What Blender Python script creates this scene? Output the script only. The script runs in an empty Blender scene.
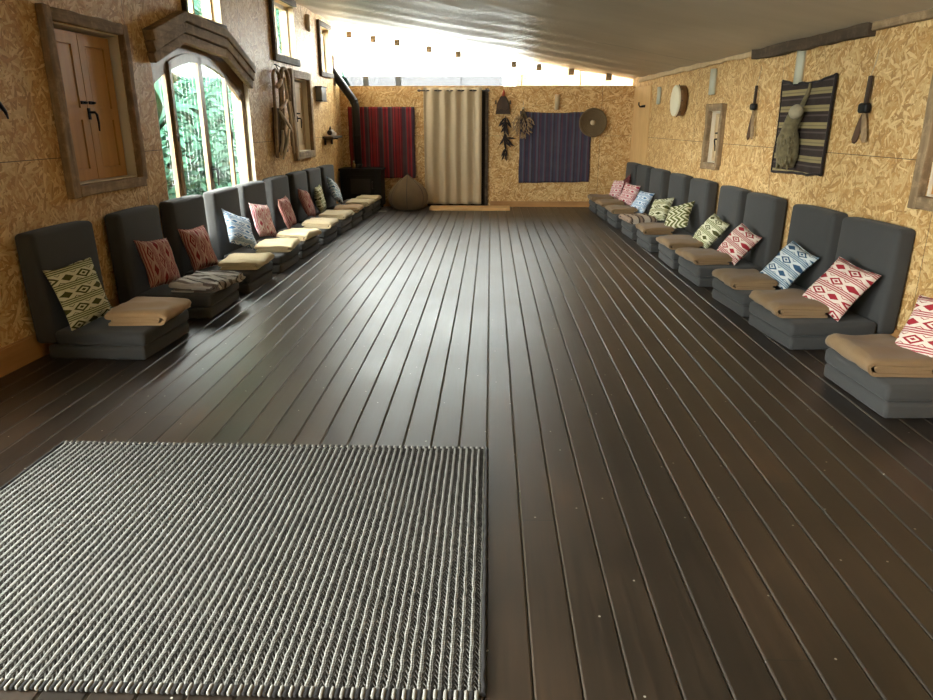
import bpy, math, random
from mathutils import Vector, Matrix, noise
S = bpy.context.scene
COL = S.collection
PI = math.pi
random.seed(7)

# ------------------------------------------------------------------ node helpers
class X:
    """a socket in a node tree with arithmetic"""
    def __init__(s, t, k): s.t, s.k = t, k
    def _m(s, op, *a):
        n = s.t.nodes.new('ShaderNodeMath'); n.operation = op
        for i, v in enumerate((s,) + a):
            if isinstance(v, X): s.t.links.new(v.k, n.inputs[i])
            else: n.inputs[i].default_value = v
        return X(s.t, n.outputs[0])
    def __add__(s, o): return s._m('ADD', o)
    def __sub__(s, o): return s._m('SUBTRACT', o)
    def __mul__(s, o): return s._m('MULTIPLY', o)
    def __truediv__(s, o): return s._m('DIVIDE', o)
    def fract(s): return s._m('FRACT')
    def floor(s): return s._m('FLOOR')
    def abs(s): return s._m('ABSOLUTE')
    def lt(s, o): return s._m('LESS_THAN', o)
    def gt(s, o): return s._m('GREATER_THAN', o)
    def mx(s, o): return s._m('MAXIMUM', o)
    def mn(s, o): return s._m('MINIMUM', o)
    def sin(s): return s._m('SINE')
    def mod(s, o): return s._m('MODULO', o)

class Mat:
    def __init__(s, name, rough=0.7, spec=0.3, metal=0.0, col=None):
        s.m = bpy.data.materials.new(name); s.m.use_nodes = True
        s.t = s.m.node_tree; s.n = s.t.nodes
        s.b = s.n['Principled BSDF']
        s.b.inputs['Roughness'].default_value = rough
        s.b.inputs['Specular IOR Level'].default_value = spec
        s.b.inputs['Metallic'].default_value = metal
        if col: s.b.inputs['Base Color'].default_value = (*col, 1)
    def coord(s, kind='Object'):
        return s.n.new('ShaderNodeTexCoord').outputs[kind]
    def xyz(s, sock=None):
        q = s.n.new('ShaderNodeSeparateXYZ'); s.t.links.new(sock or s.coord(), q.inputs[0])
        return [X(s.t, o) for o in q.outputs]
    def vec(s, x, y, z=0.0):
        c = s.n.new('ShaderNodeCombineXYZ')
        for i, v in enumerate((x, y, z)):
            if isinstance(v, X): s.t.links.new(v.k, c.inputs[i])
            else: c.inputs[i].default_value = v
        return c.outputs[0]
    def noise(s, v=None, scale=5.0, detail=3.0, rough=0.5, color=False):
        q = s.n.new('ShaderNodeTexNoise'); q.inputs['Scale'].default_value = scale
        q.inputs['Detail'].default_value = detail; q.inputs['Roughness'].default_value = rough
        s.t.links.new(v or s.coord(), q.inputs['Vector'])
        return X(s.t, q.outputs['Color' if color else 'Fac'])
    def voro(s, v, scale=1.0, dims='2D'):
        q = s.n.new('ShaderNodeTexVoronoi'); q.voronoi_dimensions = dims
        q.inputs['Scale'].default_value = scale
        s.t.links.new(v, q.inputs['Vector'])
        return q
    def white(s, v):
        q = s.n.new('ShaderNodeTexWhiteNoise'); q.noise_dimensions = '3D'; s.t.links.new(v, q.inputs['Vector'])
        return X(s.t, q.outputs['Value'])
    def ramp(s, f, stops):
        r = s.n.new('ShaderNodeValToRGB'); s.t.links.new(f.k, r.inputs[0])
        e = r.color_ramp.elements
        while len(e) < len(stops): e.new(0.5)
        for k, (p, c) in zip(e, stops): k.position = p; k.color = (*c, 1)
        return r.outputs[0]
    def mix(s, f, a, b, mode='MIX'):
        q = s.n.new('ShaderNodeMix'); q.data_type = 'RGBA'; q.blend_type = mode
        for i, v in ((0, f), (6, a), (7, b)):
            if isinstance(v, X): s.t.links.new(v.k, q.inputs[i])
            elif isinstance(v, (tuple, list)): q.inputs[i].default_value = (*v, 1)
            elif isinstance(v, (int, float)): q.inputs[i].default_value = v
            else: s.t.links.new(v, q.inputs[i])
        return q.outputs[2]
    def color(s, k): s.t.links.new(k, s.b.inputs['Base Color'])
    def rough(s, f): s.t.links.new(f.k, s.b.inputs['Roughness'])
    def bump(s, h, strength=0.3, dist=0.01):
        q = s.n.new('ShaderNodeBump'); q.inputs['Strength'].default_value = strength
        q.inputs['Distance'].default_value = dist
        s.t.links.new(h.k, q.inputs['Height']); s.t.links.new(q.outputs[0], s.b.inputs['Normal'])

M = {}
# ---- OSB board: overlapping straw coloured flakes, joints between sheets
def osb(name, jx, jz=1.22, dark=(0.34, 0.182, 0.060), light=(0.86, 0.645, 0.33)):
    a = Mat(name, 0.55, 0.3)
    x, y, z = a.xyz()
    wn = a.n.new('ShaderNodeSeparateXYZ'); a.t.links.new(a.noise(scale=7, detail=2, color=True).k, wn.inputs[0])
    wx, wz = (X(a.t, wn.outputs[0]) - .5) * .05, (X(a.t, wn.outputs[1]) - .5) * .05
    px, pz = x + wx, z + wz
    cur = cp = None
    for i, (ang, L, W) in enumerate(((12, .105, .017), (72, .10, .018), (118, .085, .015), (155, .10, .020), (40, .085, .017))):
        c, sn = math.cos(math.radians(ang)), math.sin(math.radians(ang))
        u = (px * c + pz * sn) / L; v = (pz * c - px * sn) / W
        q = a.voro(a.vec(u + i * 7.3, v + i * 3.1), 1.0)
        sp = a.n.new('ShaderNodeSeparateColor'); a.t.links.new(q.outputs['Color'], sp.inputs[0])
        r, p = X(a.t, sp.outputs[0]), X(a.t, sp.outputs[1])
        edge = X(a.t, q.outputs['Distance'])
        r = r - edge * .18
        if cur is None: cur, cp = r, p
        else:
            g = p.gt(cp)
            cur = cur + (r - cur) * g; cp = p.mx(cp)
    grain = a.noise(a.vec(px * 60, pz * 60), 1.0, 4)
    val = cur * .82 + grain * .30 - .06
    mid = tuple((p + q) / 2 * (1.0, .96, .9)[i] for i, (p, q) in enumerate(zip(dark, light)))
    c = a.ramp(val, [(0.0, dark), (0.28, tuple(d * 1.5 for d in dark)), (0.55, mid), (1.0, light)])
    big = a.noise(scale=.7, detail=2)
    c = a.mix((big - .35) * .5, c, (0.52, 0.32, 0.12))
    seam = ((z - jz).abs().lt(.0022)).mx((((x - jx) / 2.44).fract() - .5).abs().gt(.49905))
    c = a.mix(seam, c, (.05, .03, .015))
    a.color(c)
    a.bump(cur * .7 + grain * .3 - seam * 1.0, .45, .004)
    return a.m

def wood(name, base, dark, axis='z', rough=.55, scale=1.0, wear=0.0, spec=.3):
    """plain or weathered wood, grain along one local axis"""
    a = Mat(name, rough, spec)
    x, y, z = a.xyz()
    s = {'x': (2, 30, 30), 'y': (30, 2, 30), 'z': (30, 30, 2)}[axis]
    v = a.vec(x * (s[0] * scale), y * (s[1] * scale), z * (s[2] * scale))
    n = a.noise(v, 1.0, 4, .6)
    n2 = a.noise(scale=3.5, detail=3)
    f = n * .8 + n2 * .5 - .15
    c = a.ramp(f, [(.2, dark), (.75, base)])
    if wear:
        k = a.noise(scale=14, detail=5, rough=.7)
        c = a.mix((k - .5).mx(0.0) * (4 * wear), c, tuple(min(1, b * 1.9 + .05) for b in base))
    a.color(c); a.bump(n + n2 * .5, .5 if wear else .2, .006 if wear else .002)
    return a.m

def fabric(name, col, var=.12, scale=260, rough=.9):
    a = Mat(name, rough, .15)
    n = a.noise(scale=scale, detail=2); n2 = a.noise(scale=6, detail=3)
    f = n * .5 + n2 * .5
    a.color(a.ramp(f, [(.25, tuple(c * (1 - var) for c in col)), (.75, tuple(min(1, c * (1 + var)) for c in col))]))
    a.b.inputs['Sheen Weight'].default_value = .1
    a.bump(n, .25, .002)
    return a.m

def kilim(name, dark, mid, light, rows=4, cols=3, half=.2):
    a = Mat(name, .9, .1)
    x, y, z = a.xyz()
    u = x / (2 * half) + .5; v = y / (2 * half) + .53
    wob = (a.noise(scale=30, detail=2) - .5) * .05
    f = (v * rows + wob).fract()
    row = (v * rows + wob).floor()
    uu = u * cols + row * .5 + wob
    dx = (uu.fract() - .5).abs() * 2
    par = ((uu.floor() + row) / 2).fract().gt(.25)
    dy = (f - .31).abs() / .31
    d = dx * .95 + dy
    solid = d.lt(.72)
    ring = d.lt(.95) * d.gt(.58)
    ring2 = d.lt(.28)
    dia = solid * par + (ring.mx(ring2)) * (par * -1 + 1)
    zig = (d - 1.62).abs().lt(.07)
    inrow = f.lt(.62)
    pat = dia.mx(zig) * inrow
    st = ((f - .62) / .38 * 3).fract()
    stripe = st.gt(.42) * (inrow * -1 + 1)
    c = a.mix(pat, light, dark)
    c = a.mix(stripe, c, mid)
    k = a.noise(scale=420, detail=1)
    c = a.mix((k - .4).mx(0.0) * .5, c, tuple(q * .6 for q in mid))
    a.color(c); a.bump(k, .3, .002)
    return a.m

def zigzag(name, dark, mid, light, half=.2):
    a = Mat(name, .9, .1)
    x, y, z = a.xyz()
    w = (((x / (2 * half)) * 4).fract() - .5).abs()
    f = (y / (2 * half) * 6 + w * 2.2 + (a.noise(scale=25, detail=2) - .5) * .4).fract()
    c = a.mix(f.gt(.45), light, mid); c = a.mix(f.gt(.78), c, dark)
    k = a.noise(scale=420, detail=1)
    a.color(a.mix((k - .4).mx(0.0) * .5, c, tuple(q * .6 for q in mid))); a.bump(k, .3, .002)
    return a.m

def bands(name, axis, period, stops, rough=.9, wob=.0, weave=300):
    """woven cloth in stripes: stops = list of (position 0..1, colour), constant steps"""
    a = Mat(name, rough, .1)
    c = a.xyz()['xyz'.index(axis)]
    f = c / period
    if wob: f = f + (a.noise(scale=9, detail=2) - .5) * wob
    f = f.fract()
    r = a.n.new('ShaderNodeValToRGB'); r.color_ramp.interpolation = 'CONSTANT'; a.t.links.new(f.k, r.inputs[0])
    e = r.color_ramp.elements
    while len(e) < len(stops): e.new(.5)
    for k, (p, q) in zip(e, stops): k.position = p; k.color = (*q, 1)
    n = a.noise(scale=weave, detail=1); n2 = a.noise(scale=5, detail=3)
    a.color(a.mix((n * .5 + n2 * .5 - .35).mx(0.0), r.outputs[0], (.12, .10, .09))); a.bump(n, .3, .002)
    return a.m

M['osb_left'] = osb('osb board left wall', 1.0)
M['osb_right'] = osb('osb board right wall', .42)
M['osb_back'] = osb('osb board back wall', 1.9)
M['osb_plain'] = osb('osb board rear wall', .3)

# ---- floor boards
PW, P0 = .132, .13
def floor_mat():
    a = Mat('dark stained floorboards', .4, .85)
    x, y, z = a.xyz()
    i = ((x - P0) / PW).floor()
    off = a.white(a.vec(i, 3.3, 1.0))
    seg = (y / 4.2 + off).floor()
    h = a.white(a.vec(i, seg, 2.0))
    gr = a.noise(a.vec(x * 55, y * 2.2, i * 3.7), 1.0, 5, .6)
    bl = a.noise(scale=1.1, detail=4, rough=.6)
    f = gr * .42 + bl * .75 + (h - .5) * .20 - .085
    c = a.ramp(f, [(.25, (.007, .0048, .0035)), (.46, (.017, .0108, .0066)), (.66, (.037, .0215, .0115)), (.85, (.085, .043, .017))])
    ends = ((y / 4.2 + off).fract() - .5).abs().gt(.4994)
    c = a.mix(ends, c, (.006, .005, .004))
    # worn pale arrises and dust in the grooves
    e = (((x - P0) / PW).fract() - .5).abs()
    worn = (e - .463).mx(0.0) * 40.0
    c = a.mix(worn.mn(1.0) * .75, c, (.25, .21, .165))
    # crumbs of light dirt
    vq = a.voro(a.vec(x, y), 3.2)
    dot = X(a.t, vq.outputs['Distance']).lt(.012)
    c = a.mix(dot, c, (.45, .42, .36))
    a.color(c)
    a.rough(gr * .14 + bl * .20 + .23)
    a.bump(gr * .6 + bl * .5 - ends, .12, .006)
    return a.m
M['floor'] = floor_mat()

def ceil_mat():
    a = Mat('grey roofing membrane', .5, .25)
    x, y, z = a.xyz()
    n = a.noise(a.vec(x * .35, y * 4.5, 0), 1.0, 3); n2 = a.noise(scale=.8, detail=3)
    c = a.ramp(n * .4 + n2 * .6, [(.3, (.50, .425, .315)), (.7, (.62, .535, .41))])
    seam = ((y / .83).fract() - .5).abs().gt(.488) * y.gt(8.4)
    c = a.mix(seam * .75, c, (.09, .085, .08))
    a.color(c)
    a.rough(n2 * .2 + .42)
    a.bump(n * .6 + seam * .6, .2, .015)
    return a.m
M['ceiling'] = ceil_mat()

M['driftwood'] = wood('weathered grey brown timber', (.36, .245, .135), (.10, .064, .034), 'x', .8, .8, .35)
M['driftwood_v'] = wood('weathered grey brown timber upright', (.36, .245, .135), (.10, .064, .034), 'z', .8, .8, .35)
M['darkwood'] = wood('dark old timber', (.105, .07, .042), (.03, .02, .013), 'x', .8, .8, .3)
M['palepine'] = wood('pale varnished pine', (.62, .50, .33), (.45, .33, .19), 'z', .45, .6)
M['pine'] = wood('varnished pine', (.27, .165, .072), (.15, .09, .04), 'z', .4, .6)
M['shutter'] = wood('varnished pine shutter', (.56, .30, .095), (.38, .19, .055), 'z', .4, .6)
M['palewood'] = wood('bare pale pine', (.62, .47, .28), (.42, .28, .14), 'z', .6, .6)
M['ply'] = wood('pale plywood', (.66, .43, .19), (.50, .30, .12), 'z', .5, .5)
M['skirt'] = wood('pine skirting', (.50, .27, .10), (.30, .14, .05), 'x', .5, .5)
M['step'] = wood('honey coloured timber slab', (.68, .43, .19), (.48, .27, .10), 'x', .45, .5)
M['greywood'] = wood('bleached grey sticks', (.66, .53, .37), (.40, .30, .20), 'z', .8, .7)
M['cream'] = Mat('cream plaster reveal', .8, .2, col=(.72, .64, .50)).m
M['foam'] = fabric('charcoal grey upholstery', (.052, .051, .050), .1, 420)
M['black_iron'] = Mat('black iron', .5, .4, .6, (.015, .014, .014)).m
M['stove_black'] = Mat('matt black stove steel', .65, .3, .3, (.012, .011, .011)).m
M['flue'] = Mat('dark flue pipe', .4, .5, .5, (.03, .028, .027)).m
M['rust'] = Mat('rusty plate', .8, .2, .2, (.12, .07, .045)).m
M['black_hole'] = Mat('near black doorway shade', .9, .1, col=(.02, .014, .01)).m  # near black colour put in for the shade of the open doorway
M['rod'] = Mat('dark metal rod', .45, .4, .7, (.05, .04, .035)).m
M['ring'] = Mat('brushed metal eyelet', .35, .5, .8, (.35, .32, .27)).m
M['leather'] = fabric('dark brown leather', (.055, .035, .024), .25, 60, .6)
M['redcap'] = fabric('red felt', (.32, .06, .035), .2)
M['hide'] = fabric('grey olive hide', (.155, .125, .065), .5, 30, .85)
M['hidepale'] = fabric('pale stiff hide', (.34, .29, .19), .15, 60, .6)
M['pouf'] = fabric('brown woven pouf cover', (.155, .105, .058), .22, 120)
M['curtain'] = fabric('beige linen curtain', (.50, .40, .265), .08, 320)
M['drumskin'] = fabric('pale drum skin', (.72, .66, .48), .06, 30, .5)
M['drumwood'] = wood('brown drum shell', (.22, .12, .05), (.12, .06, .025), 'x', .45)
M['straw'] = fabric('woven straw', (.13, .088, .044), .3, 90)
M['strawpale'] = fabric('pale straw boss', (.46, .36, .22), .2, 90)
M['dried'] = fabric('dried flowers', (.34, .23, .13), .45, 50)
M['chilli'] = fabric('dark dried pods', (.028, .018, .016), .4, 60, .5)
M['paper'] = Mat('white glass lamp tube', .35, .4, col=(.47, .46, .35)).m
M['greybox'] = Mat('grey lantern glass', .4, .4, col=(.16, .165, .16)).m
M['bone'] = fabric('pale horn', (.50, .43, .34), .15, 20, .5)
M['bottle'] = Mat('amber bottle', .25, .5, col=(.30, .17, .07)).m
M['cap'] = Mat('white bottle cap', .5, .3, col=(.7, .68, .62)).m
M['string'] = Mat('pale string', .9, .1, col=(.45, .38, .27)).m
M['concrete'] = Mat('pale board', .8, .2, col=(.42, .40, .37)).m

RED = ((.30, .022, .032), (.36, .075, .085), (.70, .60, .52))
DRED = ((.20, .022, .026), (.24, .055, .055), (.46, .30, .25))
GRN = ((.075, .075, .022), (.155, .16, .055), (.64, .62, .44))
BLU = ((.035, .085, .16), (.085, .17, .27), (.62, .67, .68))
LBLU = ((.09, .19, .36), (.16, .30, .48), (.66, .72, .78))
M['kr'] = kilim('red kilim cushion', *RED); M['kd'] = kilim('deep red kilim cushion', *DRED)
M['kg'] = kilim('olive kilim cushion', *GRN); M['kb'] = kilim('blue kilim cushion', *BLU)
M['klb'] = kilim('light blue kilim cushion', *LBLU, rows=5, cols=4)
M['kp'] = kilim('pink and white kilim cushion', (.42, .05, .085), (.48, .14, .17), (.74, .62, .58), rows=5, cols=4)
M['kz'] = zigzag('olive zigzag cushion', *GRN)
M['kdark'] = kilim('maroon kilim cushion', (.06, .015, .018), (.10, .022, .026), (.16, .05, .05))
M['bl_tan'] = fabric('tan fleece', (.215, .138, .072), .12, 160, .95)
M['bl_camel'] = fabric('camel fleece', (.34, .215, .11), .12, 160, .95)
M['bl_cream'] = fabric('cream fleece', (.56, .45, .28), .1, 160, .95)
GY = [(0, (.50, .46, .40)), (.22, (.05, .042, .038)), (.30, (.33, .29, .25)), (.50, (.06, .05, .045)), (.62, (.52, .48, .43)), (.85, (.16, .13, .115))]
M['bl_stripe'] = bands('grey and cream striped wool', 'x', .21, GY, .95, .15)
M['bl_brown'] = bands('brown and cream striped wool', 'y', .15, [(0, (.52, .44, .36)), (.35, (.07, .045, .035)), (.5, (.30, .21, .15)), (.7, (.08, .05, .04)), (.85, (.5, .42, .34))], .95, .1)
r1, r2, r3, r4, r5 = (.26, .016, .022), (.13, .012, .022), (.055, .03, .042), (.36, .03, .045), (.10, .065, .075)
M['tap_red'] = bands('red striped weaving', 'x', .41, [(0, r1), (.07, r2), (.11, r4), (.15, r2), (.22, r3), (.36, r5), (.41, r1), (.47, r2), (.55, r1), (.58, r4), (.62, r3), (.74, r5), (.80, r2), (.85, r4), (.89, r2), (.95, r1)])
b1, b2, b3, b4 = (.042, .042, .070), (.078, .036, .060), (.075, .080, .110), (.034, .026, .040)
M['tap_blue'] = bands('indigo striped weaving', 'x', .37, [(0, b1), (.10, b2), (.15, b3), (.24, b4), (.28, b2), (.36, b1), (.50, b3), (.56, b2), (.62, b4), (.66, b1), (.78, b2), (.84, b3), (.92, b4)], .9, .03)
t1, t2, t3 = (.030, .020, .017), (.31, .245, .115), (.085, .062, .055)
M['tap_brown'] = bands('brown and straw striped rug', 'z', .133, [(0, t1), (.24, t3), (.34, t1), (.52, t2), (.66, (.19, .15, .075)), (.72, t2), (.88, t1)])
M['trim_dark'] = fabric('black wool binding', (.02, .014, .012), .2)

def rug_mat():
    a = Mat('braided charcoal and grey rug', 1.0, .0)
    x, y, z = a.xyz()
    w = (a.noise(a.vec(x * 12, y * 30, 0), 1.0, 3) - .5) * .34
    u = x / .0274 + w
    f = u.fract(); i = (x / .0274).floor()
    jit = a.white(a.vec(i, 1.0, 5.0))
    light = f.lt(.34)
    v = y / .019 + jit * 3
    side = f.gt(.65)
    sl = (f - .65).abs() * 2.4
    st = (v + sl + side * .5).fract()
    fleck = st.lt(.32) * (light * -1 + 1)
    n = a.noise(scale=55, detail=3); big = a.noise(scale=2.0, detail=3)
    cl = a.ramp(n, [(.3, (.22, .216, .203)), (.7, (.37, .364, .34))])
    cd = a.ramp(n * .6 + big * .4, [(.35, (.008, .0075, .007)), (.7, (.026, .021, .016))])
    cf = a.ramp(n, [(.35, (.03, .029, .027)), (.7, (.12, .117, .108))])
    bead = ((y / .0095 + jit * 5).fract() - .5).abs() * 2
    c = a.mix(fleck, cd, cf); c = a.mix(light * (bead * -.45 + 1), c, cl)
    a.color(c)
    hh = ((f - .15) / .15).abs()
    hl = (hh * hh * -1 + 1).mx(0.0) * light
    hs = ((st - .5).abs() * -2 + 1) * (light * -1 + 1) * .9
    a.bump(hl + hs + n * .35, .5, .006)
    return a.m
M['rug'] = rug_mat()
M['yarn_pale'] = fabric('grey yarn', (.27, .26, .235), .2, 90)
M['yarn_dark'] = fabric('black yarn', (.022, .02, .02), .2, 90)

def glass(name, tint, gloss=.06, trans=0.0, trough=0.0):
    m = bpy.data.materials.new(name); m.use_nodes = True; t = m.node_tree; n = t.nodes
    n.remove(n['Principled BSDF']); o = n['Material Output']
    tr = n.new('ShaderNodeBsdfTransparent'); tr.inputs[0].default_value = (*tint, 1)
    g = n.new('ShaderNodeBsdfGlossy'); g.inputs['Roughness'].default_value = .05
    mx = n.new('ShaderNodeMixShader'); mx.inputs[0].default_value = gloss
    t.links.new(tr.outputs[0], mx.inputs[1]); t.links.new(g.outputs[0], mx.inputs[2])
    last = mx.outputs[0]
    if trans:
        tl = n.new('ShaderNodeBsdfTranslucent'); tl.inputs[0].default_value = (*tint, 1)
        m2 = n.new('ShaderNodeMixShader'); m2.inputs[0].default_value = trans
        t.links.new(last, m2.inputs[1]); t.links.new(tl.outputs[0], m2.inputs[2]); last = m2.outputs[0]
    t.links.new(last, o.inputs['Surface'])
    return m
M['glass'] = glass('window glass', (.94, .97, .96), .05)
M['poly'] = glass('clear corrugated plastic', (.82, .86, .86), .04)
M['poly2'] = glass('lapped clear plastic', (.175, .172, .175), .04)

def leafmat(name, a0, a1):
    a = Mat(name, .9, .0)
    n = a.noise(scale=1.3, detail=4)
    a.color(a.ramp(n, [(.3, a0), (.7, a1)]))
    return a.m
M['leaf'] = leafmat('garden leaves', (.016, .044, .030), (.032, .078, .053))
M['leaf2'] = leafmat('broad garden leaves', (.012, .036, .025), (.024, .060, .042))
M['leaf3'] = leafmat('yellowed leaf', (.06, .035, .006), (.08, .047, .01))
M['grass'] = leafmat('grass outside', (.010, .026, .017), (.017, .040, .027))
M['trunk'] = wood('tree bark', (.16, .11, .07), (.06, .04, .03), 'z', .9)

# ------------------------------------------------------------------ mesh helpers
class MB:
    def __init__(s): s.v, s.f, s.sm, s.mi = [], [], [], []
    def add(s, vs, fs, smooth=False, mi=0, mt=None):
        k = len(s.v)
        s.v += [tuple(mt @ Vector(p)) if mt else tuple(p) for p in vs]
        s.f += [tuple(i + k for i in f) for f in fs]; s.sm += [smooth] * len(fs); s.mi += [mi] * len(fs)
        return s
    def box(s, x0, x1, y0, y1, z0, z1, mt=None, mi=0):
        v = [(x, y, z) for x in (x0, x1) for y in (y0, y1) for z in (z0, z1)]
        return s.add(v, [(0, 1, 3, 2), (4, 6, 7, 5), (0, 4, 5, 1), (2, 3, 7, 6), (0, 2, 6, 4), (1, 5, 7, 3)], False, mi, mt)
    def rbox(s, x0, x1, y0, y1, z0, z1, r=.01, n=3, cells=1, deform=None, mt=None, mi=0):
        """box with rounded edges; cells: subdivisions of the flat faces so that deform can swell them"""
        h = ((x1 - x0) / 2, (y1 - y0) / 2, (z1 - z0) / 2); c = Vector(((x0 + x1) / 2, (y0 + y1) / 2, (z0 + z1) / 2))
        r = min(r, *h)
        def axis(hh):
            a = [-hh + r * (1 - math.cos(0)) * 0 + r * (1 - math.tan(PI / 4 * (1 - i / n))) for i in range(n)]
            m = [-(hh - r) + 2 * (hh - r) * i / cells for i in range(cells + 1)]
            b = [-q for q in reversed(a)]
            return a + m + b
        A = [axis(q) for q in h]; idx = {}; vs = []; fs = []
        def vid(p):
            k = tuple(round(q, 6) for q in p)
            if k not in idx:
                q = Vector(p); cl = Vector([max(-(h[i] - r), min(h[i] - r, q[i])) for i in range(3)]); d = q - cl
                if d.length > 1e-9: q = cl + d.normalized() * r
                if deform: q = deform(q, h)
                idx[k] = len(vs); vs.append(q + c)
            return idx[k]
        for ax in range(3):
            u, w = (ax + 1) % 3, (ax + 2) % 3
            for sg in (-1, 1):
                for i in range(len(A[u]) - 1):
                    for j in range(len(A[w]) - 1):
                        q = []
                        for (a, b) in ((i, j), (i + 1, j), (i + 1, j + 1), (i, j + 1)):
                            p = [0, 0, 0]; p[ax] = sg * h[ax]; p[u] = A[u][a]; p[w] = A[w][b]; q.append(vid(p))
                        fs.append(tuple(q if sg > 0 else reversed(q)))
        return s.add(vs, fs, True, mi, mt)
    def tube(s, pts, rad, n=10, cap=True, mi=0, flat=1.0):
        pts = [Vector(p) for p in pts]; rs = rad if isinstance(rad, (list, tuple)) else [rad] * len(pts)
        vs, fs = [], []; up = None
        for i, p in enumerate(pts):
            d = (pts[min(i + 1, len(pts) - 1)] - pts[max(i - 1, 0)]).normalized()
            if up is None: up = d.orthogonal().normalized()
            up = (up - d * up.dot(d)).normalized(); w = d.cross(up)
            for k in range(n):
                a = 2 * PI * k / n; vs.append(p + (up * math.cos(a) + w * math.sin(a) * flat) * rs[i])
        for i in range(len(pts) - 1):
            for k in range(n):
                b = (k + 1) % n; fs.append((i * n + k, i * n + b, (i + 1) * n + b, (i + 1) * n + k))
        s.add(vs, fs, True, mi)
        if cap:
            q = len(vs); b = len(s.v) - q
            s.f += [tuple(b + k for k in reversed(range(n))), tuple(b + q - n + k for k in range(n))]
            s.sm += [False, False]; s.mi += [mi, mi]
        return s
    def lathe(s, prof, n=32, mt=None, mi=0, wob=None):
        vs, fs = [], []
        for (r, z) in prof:
            for k in range(n):
                a = 2 * PI * k / n; q = Vector((r * math.cos(a), r * math.sin(a), z))
                vs.append(wob(q) if wob else q)
        for i in range(len(prof) - 1):
            for k in range(n):
                b = (k + 1) % n; fs.append((i * n + k, i * n + b, (i + 1) * n + b, (i + 1) * n + k))
        return s.add(vs, fs, True, mi, mt)
    def prism(s, poly, y0, y1, mt=None, mi=0):
        """polygon given in x, z and extruded along y"""
        n = len(poly); vs = [(x, y0, z) for x, z in poly] + [(x, y1, z) for x, z in poly]
        fs = [tuple(range(n)), tuple(reversed(range(n, 2 * n)))] + [(i, i + n, (i + 1) % n + n, (i + 1) % n) for i in range(n)]
        return s.add(vs, fs, False, mi, mt)
    def grid(s, fn, nu, nv, smooth=True, mi=0):
        vs = [fn(i / nu, j / nv) for j in range(nv + 1) for i in range(nu + 1)]
        fs = [(j * (nu + 1) + i, j * (nu + 1) + i + 1, (j + 1) * (nu + 1) + i + 1, (j + 1) * (nu + 1) + i) for j in range(nv) for i in range(nu)]
        return s.add(vs, fs, smooth, mi)
    def rough(s, amp, freq, seed=0):
        for i, p in enumerate(s.v):
            q = Vector(p) * freq + Vector((seed, seed * .7, 0)); d = noise.noise_vector(q)
            s.v[i] = tuple(Vector(p) + d * amp)
        return s
    def build(s, name, mat, parent=None, loc=None, rotz=None):
        me = bpy.data.meshes.new(name); me.from_pydata(s.v, [], s.f)
        for m in (mat if isinstance(mat, (list, tuple)) else [mat]): me.materials.append(m)
        me.polygons.foreach_set('use_smooth', s.sm); me.polygons.foreach_set('material_index', s.mi)
        import bmesh
        bm = bmesh.new(); bm.from_mesh(me); bmesh.ops.recalc_face_normals(bm, faces=bm.faces); bm.to_mesh(me); bm.free()
        me.update()
        o = bpy.data.objects.new(name, me); COL.objects.link(o)
        if parent: o.parent = parent
        if loc is not None: o.location = loc
        if rotz is not None: o.rotation_euler = (0, 0, rotz)
        return o

def tag(o, label=None, cat=None, group=None, kind=None):
    for k, v in (('label', label), ('category', cat), ('group', group), ('kind', kind)):
        if v: o[k] = v
    return o
def thing(name, label, cat, loc=(0, 0, 0), rotz=0.0, group=None):
    o = bpy.data.objects.new(name, None); COL.objects.link(o); o.location = loc; o.rotation_euler = (0, 0, rotz)
    o.empty_display_size = .1
    return tag(o, label, cat, group)
def struct(o): o['kind'] = 'structure'; return o
def structE(name, loc=(0, 0, 0), rotz=0.0):
    o = bpy.data.objects.new(name, None); COL.objects.link(o); o.location = loc; o.rotation_euler = (0, 0, rotz)
    o['kind'] = 'structure'; return o
def solidify(o, t, offset=0):
    m = o.modifiers.new('thickness', 'SOLIDIFY'); m.thickness = t; m.offset = offset; return o

# ------------------------------------------------------------------ the three walls: local x to the viewer's right, -y into the room
TL, TR = .0346, .034
YB = 12.8
AL, AR = math.atan2(1, TL), math.atan2(-1, TR)
def onwall(w, s, z=0.0, off=0.0):
    """world point off metres in front of a wall at depth s (left, right) or at x = s (back)"""
    if w == 'L': return Vector((-2.93 + TL * (s - 3.85) + off, s, z))
    if w == 'R': return Vector((2.44 + TR * (YB - s) - off, s, z))
    return Vector((s, YB - off, z))
ROT = {'L': AL, 'R': AR, 'B': 0.0}
def roofz(x): return 2.56 - .170 * x

def wall_mesh(x0, x1, z1, holes, t=.2):
    """slab with rectangular holes: front at y = 0, back at y = t"""
    xs = sorted({x0, x1} | {q for h in holes for q in h[:2]}); zs = sorted({0, z1} | {q for h in holes for q in h[2:]})
    m = MB()
    def solid(i, j):
        if i < 0 or j < 0 or i >= len(xs) - 1 or j >= len(zs) - 1: return False
        cx, cz = (xs[i] + xs[i + 1]) / 2, (zs[j] + zs[j + 1]) / 2
        return not any(h[0] < cx < h[1] and h[2] < cz < h[3] for h in holes)
    for i in range(len(xs) - 1):
        for j in range(len(zs) - 1):
            if not solid(i, j): continue
            a, b, c, d = xs[i], xs[i + 1], zs[j], zs[j + 1]
            m.add([(a, 0, c), (b, 0, c), (b, 0, d), (a, 0, d)], [(0, 1, 2, 3)])
            m.add([(a, t, c), (b, t, c), (b, t, d), (a, t, d)], [(3, 2, 1, 0)])
            for (di, dj, q) in ((-1, 0, (a, c, a, d)), (1, 0, (b, d, b, c)), (0, -1, (b, c, a, c)), (0, 1, (a, d, b, d))):
                if not solid(i + di, j + dj):
                    m.add([(q[0], 0, q[1]), (q[2], 0, q[3]), (q[2], t, q[3]), (q[0], t, q[1])], [(0, 1, 2, 3)])
    return m
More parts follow.
